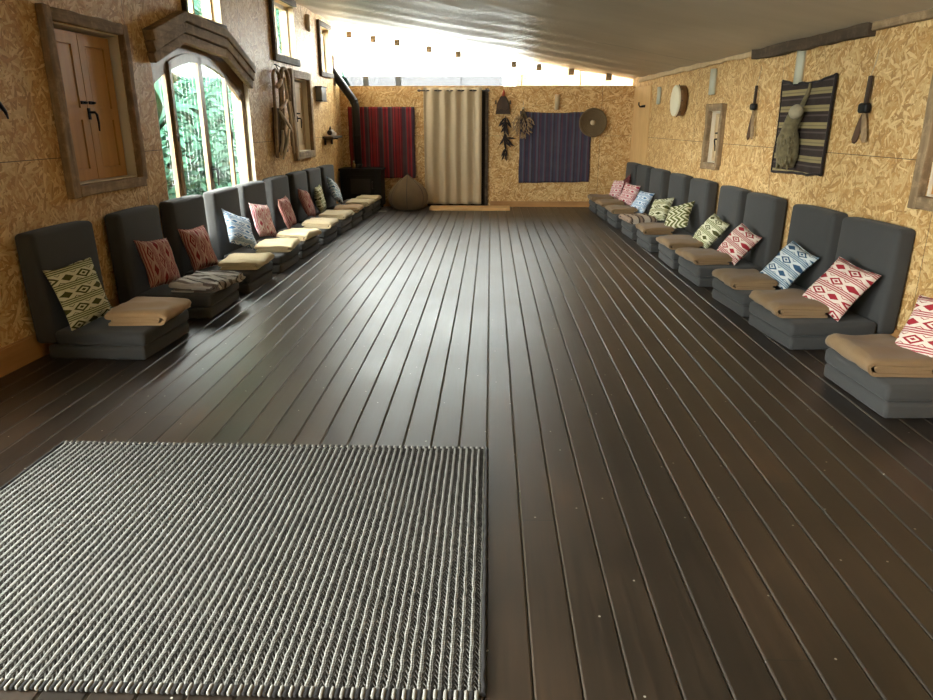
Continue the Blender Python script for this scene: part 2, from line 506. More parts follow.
def build_raw(m, name, mat, loc, rotz):
    o = m.build(name, mat, None, loc, rotz); return struct(o)

Y0 = -2.2                                             # rear end of the room, behind the camera
ARCH = (6.22, 8.44, .28, 2.16)
ADDED_ARCH2 = (.35, 2.57, .28, 2.16); ADDED_ARCH3 = (-2.1, .12, .28, 2.16)                        # unseen windows added behind the camera to light the room
UP1, UP2, UP3 = (6.98, 7.86, 2.40, 2.98), (9.46, 10.42, 2.27, 2.93), (11.62, 12.28, 2.20, 2.86)
ADDED_UP0, ADDED_UP00 = (.5, 2.4, 2.40, 2.98), (-2.0, .0, 2.40, 2.98)  # unseen upper windows, also added behind the camera for daylight
N1, N2 = (4.88, 5.75, 1.03, 2.08), (10.05, 10.80, 1.05, 2.02)
build_raw(wall_mesh(Y0 - .2, YB + .2, 3.45, [ARCH, ADDED_ARCH2, ADDED_ARCH3, ADDED_UP0, ADDED_UP00, UP1, UP2, UP3, N1, N2]), 'wall_left', M['osb_left'], onwall('L', 0), AL)
N3 = (-8.71, -8.31, 1.00, 1.57)                       # right wall: local x = -depth
N4 = (-4.55, -3.75, 1.01, 1.88)
build_raw(wall_mesh(-YB - .2, -Y0 + .2, 2.5, [N3, N4]), 'wall_right', M['osb_right'], onwall('R', 0), AR)
build_raw(wall_mesh(-2.9, 2.7, 2.04, []), 'wall_back', M['osb_back'], (0, YB, 0), 0)
build_raw(wall_mesh(-3.4, 3.2, 3.45, []), 'wall_rear', M['osb_plain'], (0, Y0, 0), PI)

# floor: boards with eased edges, all one deck
def floor():
    m = MB(); b, g, d = .0055, .0018, .0065
    k0, k1 = math.floor((-3.4 - P0) / PW), math.ceil((3.2 - P0) / PW)
    for k in range(k0, k1):
        x0, x1 = P0 + k * PW + g, P0 + (k + 1) * PW - g
        prof = [(x0, -.03), (x0, -d), (x0 + b * .45, -d * .35), (x0 + b, 0), (x1 - b, 0), (x1 - b * .45, -d * .35), (x1, -d), (x1, -.03)]
        vs = [(x, Y0 - .2, z) for x, z in prof] + [(x, YB + .2, z) for x, z in prof]; n = len(prof)
        m.add(vs, [(i, i + 1, n + i + 1, n + i) for i in range(n - 1)])
    m.box(-3.5, 3.3, Y0 - .2, YB + .2, -.06, -.03)
    return struct(m.build('floor', M['floor']))
floor()

# ceiling: a slack grey membrane sloping down to the right, ridged where it is lapped
def ceiling():
    m = MB()
    def p(u, v):
        x = -3.2 + 6.3 * u; y = Y0 - .3 + (YB + .55 - Y0) * v
        z = roofz(x)
        k = max(0, min(1, (y - 7.5) / 4))
        sag = .012 * noise.noise(Vector((x * 1.5, y * 1.1, 0))) + .02 * noise.noise(Vector((x * .5, y * .5, 4)))
        rip = .010 * k * math.sin(y / .83 * 2 * PI + .6 * math.sin(x * 1.3))
        wr = .012 * max(0, noise.noise(Vector((x * 1.1 + y * .5, y * 3.2 - x * 2.2, 9)))) * (1 - k * .9)
        return (x, y, z + sag + rip - wr)
    m.grid(p, 90, 200)
    return struct(solidify(m.build('ceiling', M['ceiling']), .02, 1))
ceiling()

# gable above the back wall: clear plastic in sheets, a lapped strip along its foot, two posts, purlin ends outside
def gable():
    g = structE('window_1', (0, YB + .06, 0))
    xs = [-2.62, -1.56, -.52, .52, 1.52, 2.46]
    for a, b in zip(xs, xs[1:]):
        m = MB(); m.prism([(a, 2.03), (b, 2.03), (b, roofz(b) + .1), (a, roofz(a) + .1)], 0, .006); m.build('pane', M['poly'], g)
    for a in xs[1:-1]: MB().box(a - .006, a + .006, -.012, .018, 2.04, roofz(a)).build('glazing_bar', M['poly2'], g)
    m = MB(); m.box(-2.62, .2, .03, .036, 2.03, 2.20); m.build('lap_strip', M['poly2'], g)
    for a in (-2.16, -1.60): MB().box(a - .045, a + .045, -.05, -.01, 2.0, 2.20).build('post', M['greybox'], g)
gable()
for i, (x, z) in enumerate([(-2.41, 2.85), (-2.0, 2.78), (-1.6, 2.72), (-1.06, 2.62), (-.57, 2.54), (.38, 2.38), (.80, 2.335), (1.35, 2.26), (1.99, 2.17)]):
    m = MB(); m.box(-.045, .045, 0, .09, -.05, .05 if i < 8 else .09)
    o = m.build('purlin', M['driftwood'], None, (x, YB - .05, z)); o['kind'] = 'structure'

# timber wall outside, added to block daylight through the gable's right part
m = MB(); m.prism([(.45, 0), (3.6, 0), (3.6, 2.9), (1.5, 2.62), (.45, 2.24)], 0, .08)
o = m.build('gable_block_wall', M['driftwood'], None, (0, YB + .85, 0)); o['kind'] = 'structure'

# skirting
def skirt(w, s0, s1, h, name):
    m = MB(); a, b = (s0, s1) if w != 'R' else (-s1, -s0)
    m.box(a, b, -.022, 0, 0, h - .008); m.prism([(a, h - .008), (b, h - .008), (b, h), (a, h)], -.014, 0)
    loc = onwall(w, 0) if w != 'B' else (0, YB, 0)
    return struct(m.build(name, M['skirt'], None, loc, ROT[w]))
skirt('L', Y0, 12.3, .16, 'baseboard_left'); skirt('R', Y0, 11.6, .14, 'baseboard_right')
skirt('B', .0, 2.43, .10, 'baseboard_back'); skirt('B', -2.62, -1.22, .10, 'baseboard_back.001')

# ------------------------------------------------------------------ windows in the left wall
def frame_boxes(m, x0, x1, z0, z1, w, y0, y1):
    m.box(x0, x1, y0, y1, z0, z0 + w); m.box(x0, x1, y0, y1, z1 - w, z1)
    m.box(x0, x0 + w, y0, y1, z0 + w, z1 - w); m.box(x1 - w, x1, y0, y1, z0 + w, z1 - w)
    return m
def arched_window(name, H):
    x0, x1, z0, z1 = H; cx = x0 + 1.05; W = x1 - x0
    r = structE(name, onwall('L', 0), AL)
    yo = .05                                          # the frame sits back in the wall
    arch = lambda x: z1 - .02 - .34 * ((x - cx) / (W / 2)) ** 2
    # outer frame with arched head, filling the opening round the arch
    m = MB(); n = 20
    xs = [x0 + W * i / n for i in range(n + 1)]
    head = [(x, z1) for x in xs] + [(x, arch(x) - .06) for x in reversed(xs)]
    for i in range(n):
        a, b = xs[i], xs[i + 1]
        m.prism([(a, arch(a) - .06), (b, arch(b) - .06), (b, z1), (a, z1)], yo, yo + .07)
    m.box(x0, x0 + .05, yo, yo + .07, z0, z1 - .36); m.box(x1 - .05, x1, yo, yo + .07, z0, z1 - .36); m.box(x0, x1, yo - .02, yo + .07, z0, z0 + .06)
    m.build('frame', M['pine'], r)
    m = MB(); m.box(x0, x1, 0, yo - .02, z0 - .001, z0 + .012); m.build('sill', M['pine'], r)
    for a, b in ((x0, x0 + .012), (x1 - .012, x1)):
        m = MB(); m.box(a, b, .002, yo, z0 + .012, z1 - .012); m.build('reveal', M['cream'], r)
    sx = [x0 + .05, x0 + .40, cx, cx + .65, x1 - .05]
    for k in range(4):
        a, b = sx[k], sx[k + 1]; st = .046; op = k in (1, 2)
        nm = 'casement' if op else 'side_light'
        yy = yo - .012 if op else yo + .01
        m = MB(); zb = z0 + .06
        m.box(a, a + st, yy, yy + .036, zb, arch(a) - .065); m.box(b - st, b, yy, yy + .036, zb, arch(b) - .065); m.box(a, b, yy, yy + .036, zb, zb + .08)
        q = [a + (b - a) * i / 8 for i in range(9)]
        for u, v in zip(q, q[1:]): m.prism([(u, arch(u) - .145), (v, arch(v) - .145), (v, arch(v) - .062), (u, arch(u) - .062)], yy, yy + .036)
        c = m.build(nm, M['pine'], r)
        m = MB()
        for u, v in zip(q, q[1:]):
            m.prism([(u, zb + .06), (v, zb + .06), (v, arch(v) - .12), (u, arch(u) - .12)], yy + .014, yy + .020)
        m.build('pane', M['glass'], c)
        if op:
            m = MB(); s = 1 if k == 2 else -1; e = a if k == 2 else b
            if k == 2:
                m.box(e + .012, e + .042, yy - .008, yy, z0 + .62, z0 + .74)
                m.tube([(e + .027, yy - .005, z0 + .71), (e + .027, yy - .05, z0 + .71), (e + .035, yy - .055, z0 + .68), (e + .04, yy - .05, z0 + .56), (e + .045, yy - .045, z0 + .55)], .009, 8)
                m.build('handle', M['black_iron'], c)
            m = MB(); e = b if k == 2 else a
            for zz in (z0 + .35, z0 + 1.0): m.tube([(e, yy - .006, zz), (e, yy - .006, zz + .07)], .009, 8)
            m.build('hinge', M['rod'], c)
    return r
arched_window('window_2', ARCH); arched_window('added_window_3', ADDED_ARCH2); arched_window('added_window_9', ADDED_ARCH3)  # the last two are unseen and added for their light

def upper_window(name, H, dark=True, trim=.085):
    x0, x1, z0, z1 = H
    r = structE(name, onwall('L', 0), AL)
    m = frame_boxes(MB(), x0, x1, z0, z1, .05, .09, .15); m.box((x0 + x1) / 2 - .02, (x0 + x1) / 2 + .02, .1, .14, z0 + .05, z1 - .05)
    m.build('frame', M['palepine'], r)
    m = MB()
    for a, b in ((x0, x0 + .012), (x1 - .012, x1)): m.box(a, b, .002, .09, z0, z1)
    m.box(x0, x1, .002, .09, z0, z0 + .012); m.build('reveal', M['palepine'], r)
    MB().box(x0 + .04, x1 - .04, .117, .123, z0 + .04, z1 - .04).build('pane', M['glass'], r)
    t = trim; mat = M['darkwood'] if dark else M['pine']
    for k, (a, b, c, d) in enumerate(((x0 - t, x1 + .01, z0 - t, z0), (x0 - t, x0, z0, z1 + t), (x0, x1, z1, z1 + t))):
        m = MB(); m.rbox(a, b, -.045, 0, c, d, .006, 2, 6); m.rough(.006, 7, k + x0); m.build('surround', mat, r)
    return r
upper_window('added_window_4', ADDED_UP0); upper_window('added_window_8', ADDED_UP00); upper_window('window_5', UP1, True, .05); upper_window('window_6', UP2); upper_window('window_7', UP3, True, .07)  # first two stand behind the camera, added to bring in daylight

# angular hood of stacked old planks over the arched window
def hood():
    t = thing('window_hood', 'angular hood of stacked old grey planks above the arched window', 'window hood', onwall('L', 0), AL)
    # outline of each course, from the outer one in: left foot, left knee, right knee, right foot
    outer = [(6.13, 2.165), (6.79, 2.395), (7.75, 2.35), (8.50, 2.055)]
    seg = [(0, 1), (1, 2), (2, 3)]
    for k in range(3):
        dz = -.092 * k; y = -.095 + .016 * k
        for (i, j) in seg:
            (xa, za), (xb, zb) = outer[i], outer[j]
            m = MB(); L = math.hypot(xb - xa, zb - za); an = math.atan2(zb - za, xb - xa)
            m.rbox(.02 * k if i == 0 else 0, L - (.02 * k if i == 2 else 0), 0, -y, -.081, 0, .007, 2, 10); m.rough(.007, 5, k * 3 + i)
            mt = Matrix.Translation((xa, y, za + dz)) @ Matrix.Rotation(-an, 4, 'Y')
            m.v = [tuple(mt @ Vector(p)) for p in m.v]
            m.v = [(p[0], min(p[1], -.001), p[2]) for p in m.v]
            m.build('plank', M['driftwood'], t)
hood()

def shutters(name, label, wall, H, fw, depth, matf, leafmat, handle=True, gap=.0, sill=None, cat='shutters', group=None):
    """closed pair of panelled shutters set back in a rough timber surround; local x0,x1,z0,z1"""
    x0, x1, z0, z1 = H
    t = thing(name, label, cat, onwall(wall, 0) , ROT[wall], group)
    k = 0
    for (a, b, c, d, mt) in ((x0 - fw, x0, z0 - fw, z1 + fw, 'v'), (x1, x1 + fw * .8, z0 - fw * .3, z1 + fw * .9, 'v'), (x0, x1, z1, z1 + fw * .95, 'h'), (x0, x1 + fw * .5, z0 - fw * .9, z0, 'h')):
        m = MB(); m.rbox(a, b, -.055, 0, c, d, .008, 2, 8); m.rough(.008, 6, k + x0); k += 1
        m.v = [(p[0], min(p[1], -.001), p[2]) for p in m.v]
        m.build('surround_board', M[matf + ('_v' if mt == 'v' else '')] if matf == 'driftwood' else M[matf], t)
    m = MB()
    m.box(x0, x0 + .01, .001, .2, z0, z1); m.box(x1 - .01, x1, .001, .2, z0, z1); m.box(x0 + .01, x1 - .01, .001, .2, z0, z0 + .01); m.box(x0 + .01, x1 - .01, .001, .2, z1 - .01, z1)
    m.box(x0 + .01, x1 - .01, .185, .2, z0 + .01, z1 - .01); m.build('reveal', M['cream'], t)
    a, b = x0 + .012, x1 - .012 - gap; c = (a + b) / 2; zb, zt = z0 + .014, z1 - .03
    for (u, v) in ((a, c - .003), (c + .003, b)):
        m = MB(); w = (v - u) * .2; y0, y1 = depth, depth + .035
        zm = zb + (zt - zb) * .46
        m.box(u, u + w, y0, y1, zb, zt); m.box(v - w, v, y0, y1, zb, zt)
        for (p, q) in ((zb, zb + w), (zm - w / 2, zm + w / 2), (zt - w, zt)): m.box(u + w, v - w, y0, y1, p, q)
        for (p, q) in ((zb + w, zm - w / 2), (zm + w / 2, zt - w)):
            m.box(u + w, v - w, y0 + .014, y1, p, q)
            m.prism([(u + w + .012, p + .012), (v - w - .012, p + .012), (v - w - .012, q - .012), (u + w + .012, q - .012)], y0 + .006, y0 + .014)
        m.build('shutter', M[leafmat], t)
    if handle:
        zm = zb + (zt - zb) * .47
        m = MB(); m.rbox(c - .014, c + .014, depth - .012, depth, zm - .05, zm + .03, .004, 2)
        m.tube([(c, depth - .01, zm), (c, depth - .05, zm), (c + .012, depth - .055, zm - .015), (c + .028, depth - .05, zm - .07), (c + .032, depth - .045, zm - .13)], [.009, .009, .009, .008, .006], 8)
        m.build('handle', M['black_iron'], t)
        for s in (-1, 1):
            m = MB(); m.rbox(c + s * .05 - .03, c + s * .05 + .03, depth - .01, depth, zm + .055, zm + .078, .003, 2); m.tube([(c + s * .05, depth - .008, zm + .066), (c + s * .05, depth - .035, zm + .066)], .008, 8); m.build('latch', M['black_iron'], t)
    return t
shutters('window_shutters', 'large closed varnished pine shutters in rough timber surround, left of the arched window', 'L', N1, .085, .055, 'driftwood', 'shutter', True, .035)
shutters('window_shutters', 'small pale narrow shutters in dark surround beside the hanging bundle of sticks', 'L', N2, .11, .06, 'driftwood', 'palewood', True, .0)
shutters('window_shutters', 'small narrow shutters in weathered frame on the bright wall, near the drum', 'R', N3, .08, .04, 'driftwood', 'palewood', True, .0)
shutters('window_shutters', 'pine shutters in rough frame cut off by the photo edge above the nearest seat', 'R', N4, .085, .02, 'driftwood', 'shutter', False, .0)

# rough boards along the head of the right wall
for k, (s0, s1, za, zb, th, mat, lab) in enumerate((
        (7.55, 12.4, 2.075, 2.14, .03, 'palewood', 'thin pale ragged board at wall head near the far corner'),
        (5.45, 7.53, 2.03, 2.15, .07, 'darkwood', 'thick dark ragged board at wall head above the striped hanging rug'),
        (2.2, 5.43, 2.055, 2.16, .05, 'driftwood', 'long straight grey board at wall head nearest the camera'))):
    m = MB(); m.rbox(-s1, -s0, -th, -.0, za, zb, .008, 2, 24); m.rough(.016 if k < 2 else .008, 4, k * 2.3)
    m.v = [(p[0], min(p[1], -.001), p[2]) for p in m.v]
    o = m.build('wall_head_board', M[mat], None, onwall('R', 0), AR); tag(o, lab, 'board', 'boards along the head of the right wall')

# ------------------------------------------------------------------ the floor seats
def swell(k):
    def f(q, h):
        a, b, c = (1 - min(1, abs(q[i]) / h[i]) ** 2 for i in range(3))
        return Vector((q.x + math.copysign(k * b * c, q.x) * (abs(q.x) > .6 * h[0]), q.y + math.copysign(k * a * c, q.y) * (abs(q.y) > .6 * h[1]), q.z + math.copysign(k * a * b, q.z) * (abs(q.z) > .6 * h[2])))
    return f
LSEAT = MB().rbox(-.325, .325, -.73, -.090, .002, .092, .022, 3, 8, swell(.006))
USEAT = MB().rbox(-.325, .325, -.74, -.150, .094, .186, .026, 3, 8, swell(.010))
BACK = MB().rbox(-.325, .325, -.065, .065, 0, .70, .030, 3, 8, swell(.010))
def make_seat():
    t = thing('floor_chair', 'x', 'floor chair', group='charcoal floor chairs')
    LSEAT.build('base_cushion', M['foam'], t); USEAT.build('seat_cushion', M['foam'], t)
    b = BACK.build('backrest', M['foam'], t); b.location = (0, -.083, .10); b.rotation_euler = (math.radians(-1.2), 0, 0)
    return t
seat0 = make_seat(); used = [False]
def copy_tree(o, parent=None):
    c = o.copy(); COL.objects.link(c)
    if parent: c.parent = parent
    for ch in list(o.children): copy_tree(ch, c)
    return c

def blanket_mesh(w, d, t, seed, rows=18, mess=1.0):
    """a throw folded twice: two nested U folds with the rounded side to the front; local front = -y, base z = 0"""
    rnd = random.Random(seed)
    ins = rnd.uniform(.0, .02)
    path = []
    def arc(cx, cz, r, a0, a1, n):
        for i in range(n + 1):
            a = a0 + (a1 - a0) * i / n; path.append((cx + r * math.cos(a), cz + r * math.sin(a)))
    # x here = distance from rear (0) to front (d)
    fo = d - 2.0 * t
    nst = 7
    for i in range(nst): path.append((.02 + ins + (fo - .02 - ins) * i / nst, .5 * t))
    arc(fo, 2.0 * t, 1.5 * t, -PI / 2, PI / 2, 9)
    for i in range(1, nst + 1): path.append((fo - (fo - .03) * i / nst, 3.5 * t))
    arc(.03, 3.0 * t, .5 * t, PI / 2, 3 * PI / 2, 5)
    fi = d - 2.2 * t - .012
    for i in range(1, nst): path.append((.03 + (fi - .03) * i / nst, 2.5 * t))
    arc(fi, 2.0 * t, .5 * t, PI / 2, -PI / 2, 5)
    for i in range(1, nst + 1): path.append((fi - (fi - .04 - ins) * i / nst, 1.5 * t))
    th = t * .43
    nn = []
    for i, p in enumerate(path):
        a, b = path[max(i - 1, 0)], path[min(i + 1, len(path) - 1)]
        dx, dz = b[0] - a[0], b[1] - a[1]; l = math.hypot(dx, dz) or 1
        nn.append((-dz / l, dx / l))
    ring = [(p[0] + n[0] * th, p[1] + n[1] * th) for p, n in zip(path, nn)] + [(p[0] - n[0] * th, p[1] - n[1] * th) for p, n in reversed(list(zip(path, nn)))]
    m = MB(); N = len(ring); vs = []
    sk = rnd.uniform(-.05, .05) * mess
    for j in range(rows + 1):
        v = j / rows - .5
        e = 1 - max(0, (abs(v) - .44) / .06) * .03
        for (y, z) in ring:
            lay = int(z / t)
            q = Vector((v * 5 + seed, y * 7, lay * 1.7))
            nz = noise.noise(q) * .006 * mess; ny = noise.noise(q + Vector((9, 0, 0))) * .008 * mess; nx = noise.noise(Vector((seed, y * 5, lay * 2.1 + 20))) * .008 * mess
            h = z / (4 * t)
            vs.append((v * w * e + nx + sk * (y - d / 2) , -(y + ny * min(1, y / d)), max(.001, z * (1 + (.10 + .05 * mess) * noise.noise(Vector((v * 2.5, y * 4, seed))) - .22 * (2 * abs(v)) ** 6) + nz * h)))
    fs = [(j * N + i, j * N + (i + 1) % N, (j + 1) * N + (i + 1) % N, (j + 1) * N + i) for j in range(rows) for i in range(N)]
    m.add(vs, fs, True)
    L = len(path)
    for b, fl in ((0, True), (rows * N, False)):
        f2 = [(b + i, b + i + 1, b + N - 2 - i, b + N - 1 - i) for i in range(L - 1)]
        m.f += [tuple(reversed(q)) if fl else q for q in f2]; m.sm += [False] * len(f2); m.mi += [0] * len(f2)
    return m

def cushion_mesh(a=.2, th=.065, seed=0, n=18):
    m = MB(); rnd = random.Random(seed); idx = {}
    def P(i, j, s):
        u, v = i / n * 2 - 1, j / n * 2 - 1
        px = a * u * (1 - .075 * (1 - v * v)); py = a * v * (1 - .075 * (1 - u * u))
        w = max(0, (1 - u ** 4) * (1 - v ** 4)) ** .55
        z = s * th * w * (1 + .15 * noise.noise(Vector((u * 1.5 + seed, v * 1.5, s))))
        dr = .010 * noise.noise(Vector((u * 1.2, v * 1.2, seed * 1.9)))
        cr = .006 * noise.noise(Vector((u * 4, v * 4, seed + s * 5))) * w
        return (px + dr, py + dr, z + s * cr + .02 * noise.noise(Vector((u * .8, v * .8, seed * 2.2))))
    vs, fs = [], []
    def vid(i, j, s):
        if i in (0, n) or j in (0, n): s = 0
        k = (i, j, s)
        if k not in idx: idx[k] = len(vs); vs.append(P(i, j, s))
        return idx[k]
    for s in (1, -1):
        for i in range(n):
            for j in range(n):
                q = (vid(i, j, s), vid(i + 1, j, s), vid(i + 1, j + 1, s), vid(i, j + 1, s))
                fs.append(q if s > 0 else tuple(reversed(q)))
    m.add(vs, fs, True)
    pip = [P(i, 0, 0) for i in range(n)] + [P(n, j, 0) for j in range(n)] + [P(n - i, n, 0) for i in range(n)] + [P(0, n - j, 0) for j in range(n)]
    e = MB(); e.tube(pip + pip[:1], .0035, 6, False)
    return m, e

def place_seat(w, s, yaw, label):
    o = seat0 if not used[0] else copy_tree(seat0); used[0] = True
    o.location = onwall(w, s, 0, .008); o.rotation_euler = (0, 0, ROT[w] + math.radians(yaw)); o['label'] = label
    return o
def place_blanket(seat, mat, label, seed, w=.50, d=.37, t=.019, dx=0.0, yaw=0.0, mess=1.0, group=None):
    m = blanket_mesh(w, d, t, seed, mess=mess)
    o = m.build('folded_blanket', M[mat]); tag(o, label, 'blanket', group)
    lm = seat.matrix_basis @ Matrix.Translation((dx, -.41, .1965)) @ Matrix.Rotation(math.radians(yaw), 4, 'Z')
    o.matrix_world = lm; return o
def place_cushion(seat, mat, label, seed, roll=0.0, lean=18.0, yaw=0.0, dx=0.0, a=.2, back=-.16, z0=.1975, th=.06, group=None):
    m, e = cushion_mesh(a, th, seed)
    o = m.build('scatter_cushion', M[mat]); tag(o, label, 'cushion', group)
    p = e.build('piping', M[mat], o)
    R = seat.matrix_basis.to_3x3().to_4x4()
    L = Matrix.Rotation(math.radians(yaw), 4, 'Z') @ Matrix.Rotation(math.radians(90 - lean), 4, 'X') @ Matrix.Rotation(math.radians(roll), 4, 'Z')
    vs = [L @ Vector(v) for v in m.v]
    zz = min(v.z for v in vs); yy = max(v.y for v in vs)
    o.matrix_world = seat.matrix_basis @ Matrix.Translation((dx, back - yy, z0 - zz)) @ L
    return o

# left row, from the camera towards the stove: near edge of the seat, blanket, cushion
LEFT = [
    # y, yaw, blanket material, blanket label, cushion material, cushion label, roll, cushion yaw, cushion dx, lean
    (4.17, 0, 'bl_camel', 'thick camel blanket on the nearest seat under the shutters', 'kg', 'flat green and cream kilim cushion on the nearest seat under the shutters', 2, -10, -.13, 17),
    (5.13, 2, 'bl_stripe', 'rumpled grey and cream striped blanket on the second seat of the dark wall', 'kd', 'deep red kilim cushion beside the rumpled striped grey blanket', 83, -10, -.08, 20),
    (5.99, 0, 'bl_cream', 'pale folded blanket on the first seat under the arched window', 'kd', 'deep red kilim cushion under the left side of the arched window', 88, -8, -.17, 18),
    (6.86, 1, 'bl_cream', 'pale folded blanket beside the light blue cushion under the arched window', 'klb', 'light blue and white cushion tipped on a corner under the arched window', -26, -10, -.20, 30),
    (7.66, -1, 'bl_cream', 'pale folded blanket beside the pink and white cushion', 'kp', 'pink and white cushion at the right end of the arched window', 80, -6, -.16, 20),
    (8.55, 0, 'bl_cream', 'pale folded blanket just beyond the arched window', 'kd', 'deep red cushion first beyond the arched window', 92, 4, -.17, 16),
    (9.40, 1, 'bl_cream', 'pale folded blanket below the hanging bundle of sticks', 'kd', 'deep red cushion below the hanging bundle of sticks', 80, 2, -.17, 20),
    (10.12, 0, 'bl_camel', 'camel blanket below the small shutters of the left row', 'kg', 'olive green cushion among the far seats of the left row', 2, 6, -.17, 12),
    (10.92, 0, 'bl_cream', 'pale blanket on the last seat but one before the stove', 'kb', 'dark blue cushion on the last seat but one before the stove', -22, 2, -.17, 26),
]
ordn = ['nearest charcoal floor chair of the left row, under the large shutters',
        'charcoal floor chair carrying the rumpled striped grey blanket, left row',
        'charcoal floor chair with deep red cushion under the left edge of the arched window',
        'charcoal floor chair with the light blue cushion under the arched window',
        'charcoal floor chair with the pink and white cushion under the arched window',
        'charcoal floor chair just beyond the arched window with a deep red cushion',
        'charcoal floor chair below the hanging bundle of sticks',
        'charcoal floor chair with the olive cushion, below the small shutters on the left',
        'charcoal floor chair with the dark blue cushion, second from the stove']
for k, (y, yaw, bm, bl, cm, cl, roll, cy, dx, lean) in enumerate(LEFT):
    s = place_seat('L', y + .325, yaw, ordn[k])
    place_blanket(s, bm, bl, 11 + k, w=.50 if k else .46, t=.024 if k == 0 else .02, d=.40 if k in (0, 1) else .38, dx=.01, yaw=[4, -7, 3, 5, -4, 2, -3, 3, 0][k], mess=5.5 if k == 1 else 1.8, group='blankets on the left row')
    place_cushion(s, cm, cl, 31 + k, roll, lean, cy, dx, a=.19 if k else .2, th=.05 if k else .028, group='cushions of the left row')
# last place by the stove: mattress folded flat, no raised back
t = thing('floor_mattress', 'low charcoal seat without raised back, right beside the black stove', 'floor chair', onwall('L', 11.62 + .325, 0, .008), AL)
LSEAT.build('base_cushion', M['foam'], t); USEAT.build('seat_cushion', M['foam'], t)
place_blanket(t, 'bl_cream', 'pale blanket on the low seat right beside the black stove', 52, group='blankets on the left row')

RIGHT = [
    (3.39, 0, 'bl_tan', 'broad tan blanket on the nearest seat at the right photo edge', 'kr', 'red and cream cushion cut off by the right photo edge', 6, 18, -.06, 24),
    (4.56, 3, 'bl_tan', 'tan blanket beside the bright red and cream diamond cushion', 'kr', 'bright red and cream diamond cushion leaning back, nearest whole one on the right', -12, 20, .03, 27),
    (5.38, 2, 'bl_tan', 'tan blanket beside the dark blue and cream cushion', 'kb', 'dark blue and cream cushion tipped back, right row', -17, 20, .04, 30),
    (6.40, 0, 'bl_tan', 'tan blanket beside the red cushion beyond the blue one', 'kr', 'red and cream cushion between the dark blue and the green ones', -18, 22, .03, 25),
    (7.18, -2, 'bl_tan', 'tan blanket beside the nearest green diamond cushion on the right', 'kg', 'green and cream diamond cushion next to the red one, right row', -16, 22, .03, 26),
    (8.20, 0, 'bl_tan', 'tan blanket beside the olive zigzag cushion', 'kz', 'olive zigzag cushion below the small weathered shutters', 112, 22, -.02, 26),
    (9.10, 0, 'bl_brown', 'brown and cream striped blanket, only striped one on the right row', 'kg', 'green diamond cushion on the seat with the striped brown blanket', 12, 22, .0, 24),
    (10.12, 0, 'bl_tan', 'tan blanket beside the light blue cushion of the right row', 'klb', 'light blue cushion on the third seat from the far corner', -2, 22, .0, 22),
    (10.98, 0, 'bl_tan', 'tan blanket on the second seat from the far right corner', 'kp', 'pinkish red cushion on the second seat from the far right corner', -5, 30, .0, 12),
    (11.76, 0, 'bl_tan', 'tan blanket on the seat in the far right corner', 'kp', 'pinkish red cushion on the seat in the far right corner', 4, 24, -.10, 14),
]
ordr = ['nearest charcoal floor chair at the right photo edge, only its seat fully shown',
        'charcoal floor chair with the bright red diamond cushion, nearest one shown whole',
        'charcoal floor chair with the dark blue cushion below the striped hanging rug',
        'charcoal floor chair with the red cushion beyond the blue one, right row',
        'charcoal floor chair with the nearest green cushion of the right row',
        'charcoal floor chair with the olive zigzag cushion',
        'charcoal floor chair carrying the striped brown blanket',
        'charcoal floor chair with the light blue cushion, third from the far right corner',
        'second charcoal floor chair from the far right corner',
        'charcoal floor chair in the far right corner before the indigo hanging']
for k, (y, yaw, bm, bl, cm, cl, roll, cy, dx, lean) in enumerate(RIGHT):
    s = place_seat('R', y + .325, yaw, ordr[k])
    place_blanket(s, bm, bl, 71 + k, w=.52, d=.375, dx=-.01, yaw=[-3, -5, -4, 3, 2, -3, 4, 0, 2, 0][k], t=.024 if k < 2 else .021, mess=1.9, group='blankets on the right row')
    place_cushion(s, cm, cl, 91 + k, roll, lean + 9, cy, dx + .10, a=[.195, .19, .172, .166, .166, .176, .166, .17, .17, .17][k], back=-.19, th=.058, group='cushions of the right row')
    if k == 9: place_cushion(s, 'kdark', 'dark maroon cushion half hidden behind the pink ones in the far right corner', 120, 20, 12, 0, .14, a=.18, th=.04, group='cushions of the right row')

# ------------------------------------------------------------------ rug
def rug():
    t = thing('rug', 'large braided charcoal and grey rug on the dark floor nearest the camera', 'rug', (-1.005, 2.215, .0005))
    hx, hy, h = 1.0, .735, .013
    m = MB(); nu, nv = 120, 90
    f = lambda u, v: (hx * (2 * u - 1) + .006 * noise.noise(Vector((v * 9, 3, 0))), hy * (2 * v - 1) + .005 * noise.noise(Vector((u * 9, 7, 0))), h + .002 * noise.noise(Vector((u * 14, v * 10, 1))) - (.008 if u in (0, 1) or v in (0, 1) else 0))
    m.grid(f, nu, nv)
    m.box(-hx + .006, hx - .006, -hy + .006, hy - .006, 0, h - .006)
    m.build('woven_field', M['rug'], t)
    for sg, nm in ((-1, 'bound_edge'), (1, 'bound_edge')):
        e = MB(); k = 0; x = -hx + .004
        while x < hx - .012:
            w = .0120 if k % 2 == 0 else .0154
            y0 = sg * hy; ln = .022 + .006 * noise.noise(Vector((x * 40, sg, 0)))
            ya, yb = (y0 - ln, y0 + .012) if sg < 0 else (y0 - .012, y0 + ln * .5)
            e.rbox(x, x + w - .001, ya, yb, .0005, .0145 if k % 2 == 0 else .0125, .006, 2, 1, mi=k % 2)
            x += w; k += 1
        tag(e.build(nm, [M['yarn_pale'], M['yarn_dark']], t), kind='stuff')
    for sg in (-1, 1):
        e = MB(); e.tube([(sg * hx + .005 * noise.noise(Vector((i * .6, sg, 0))), hy * (2 * i / 60 - 1), .008) for i in range(61)], .0075, 8); e.build('selvedge', M['yarn_dark'], t)
rug()

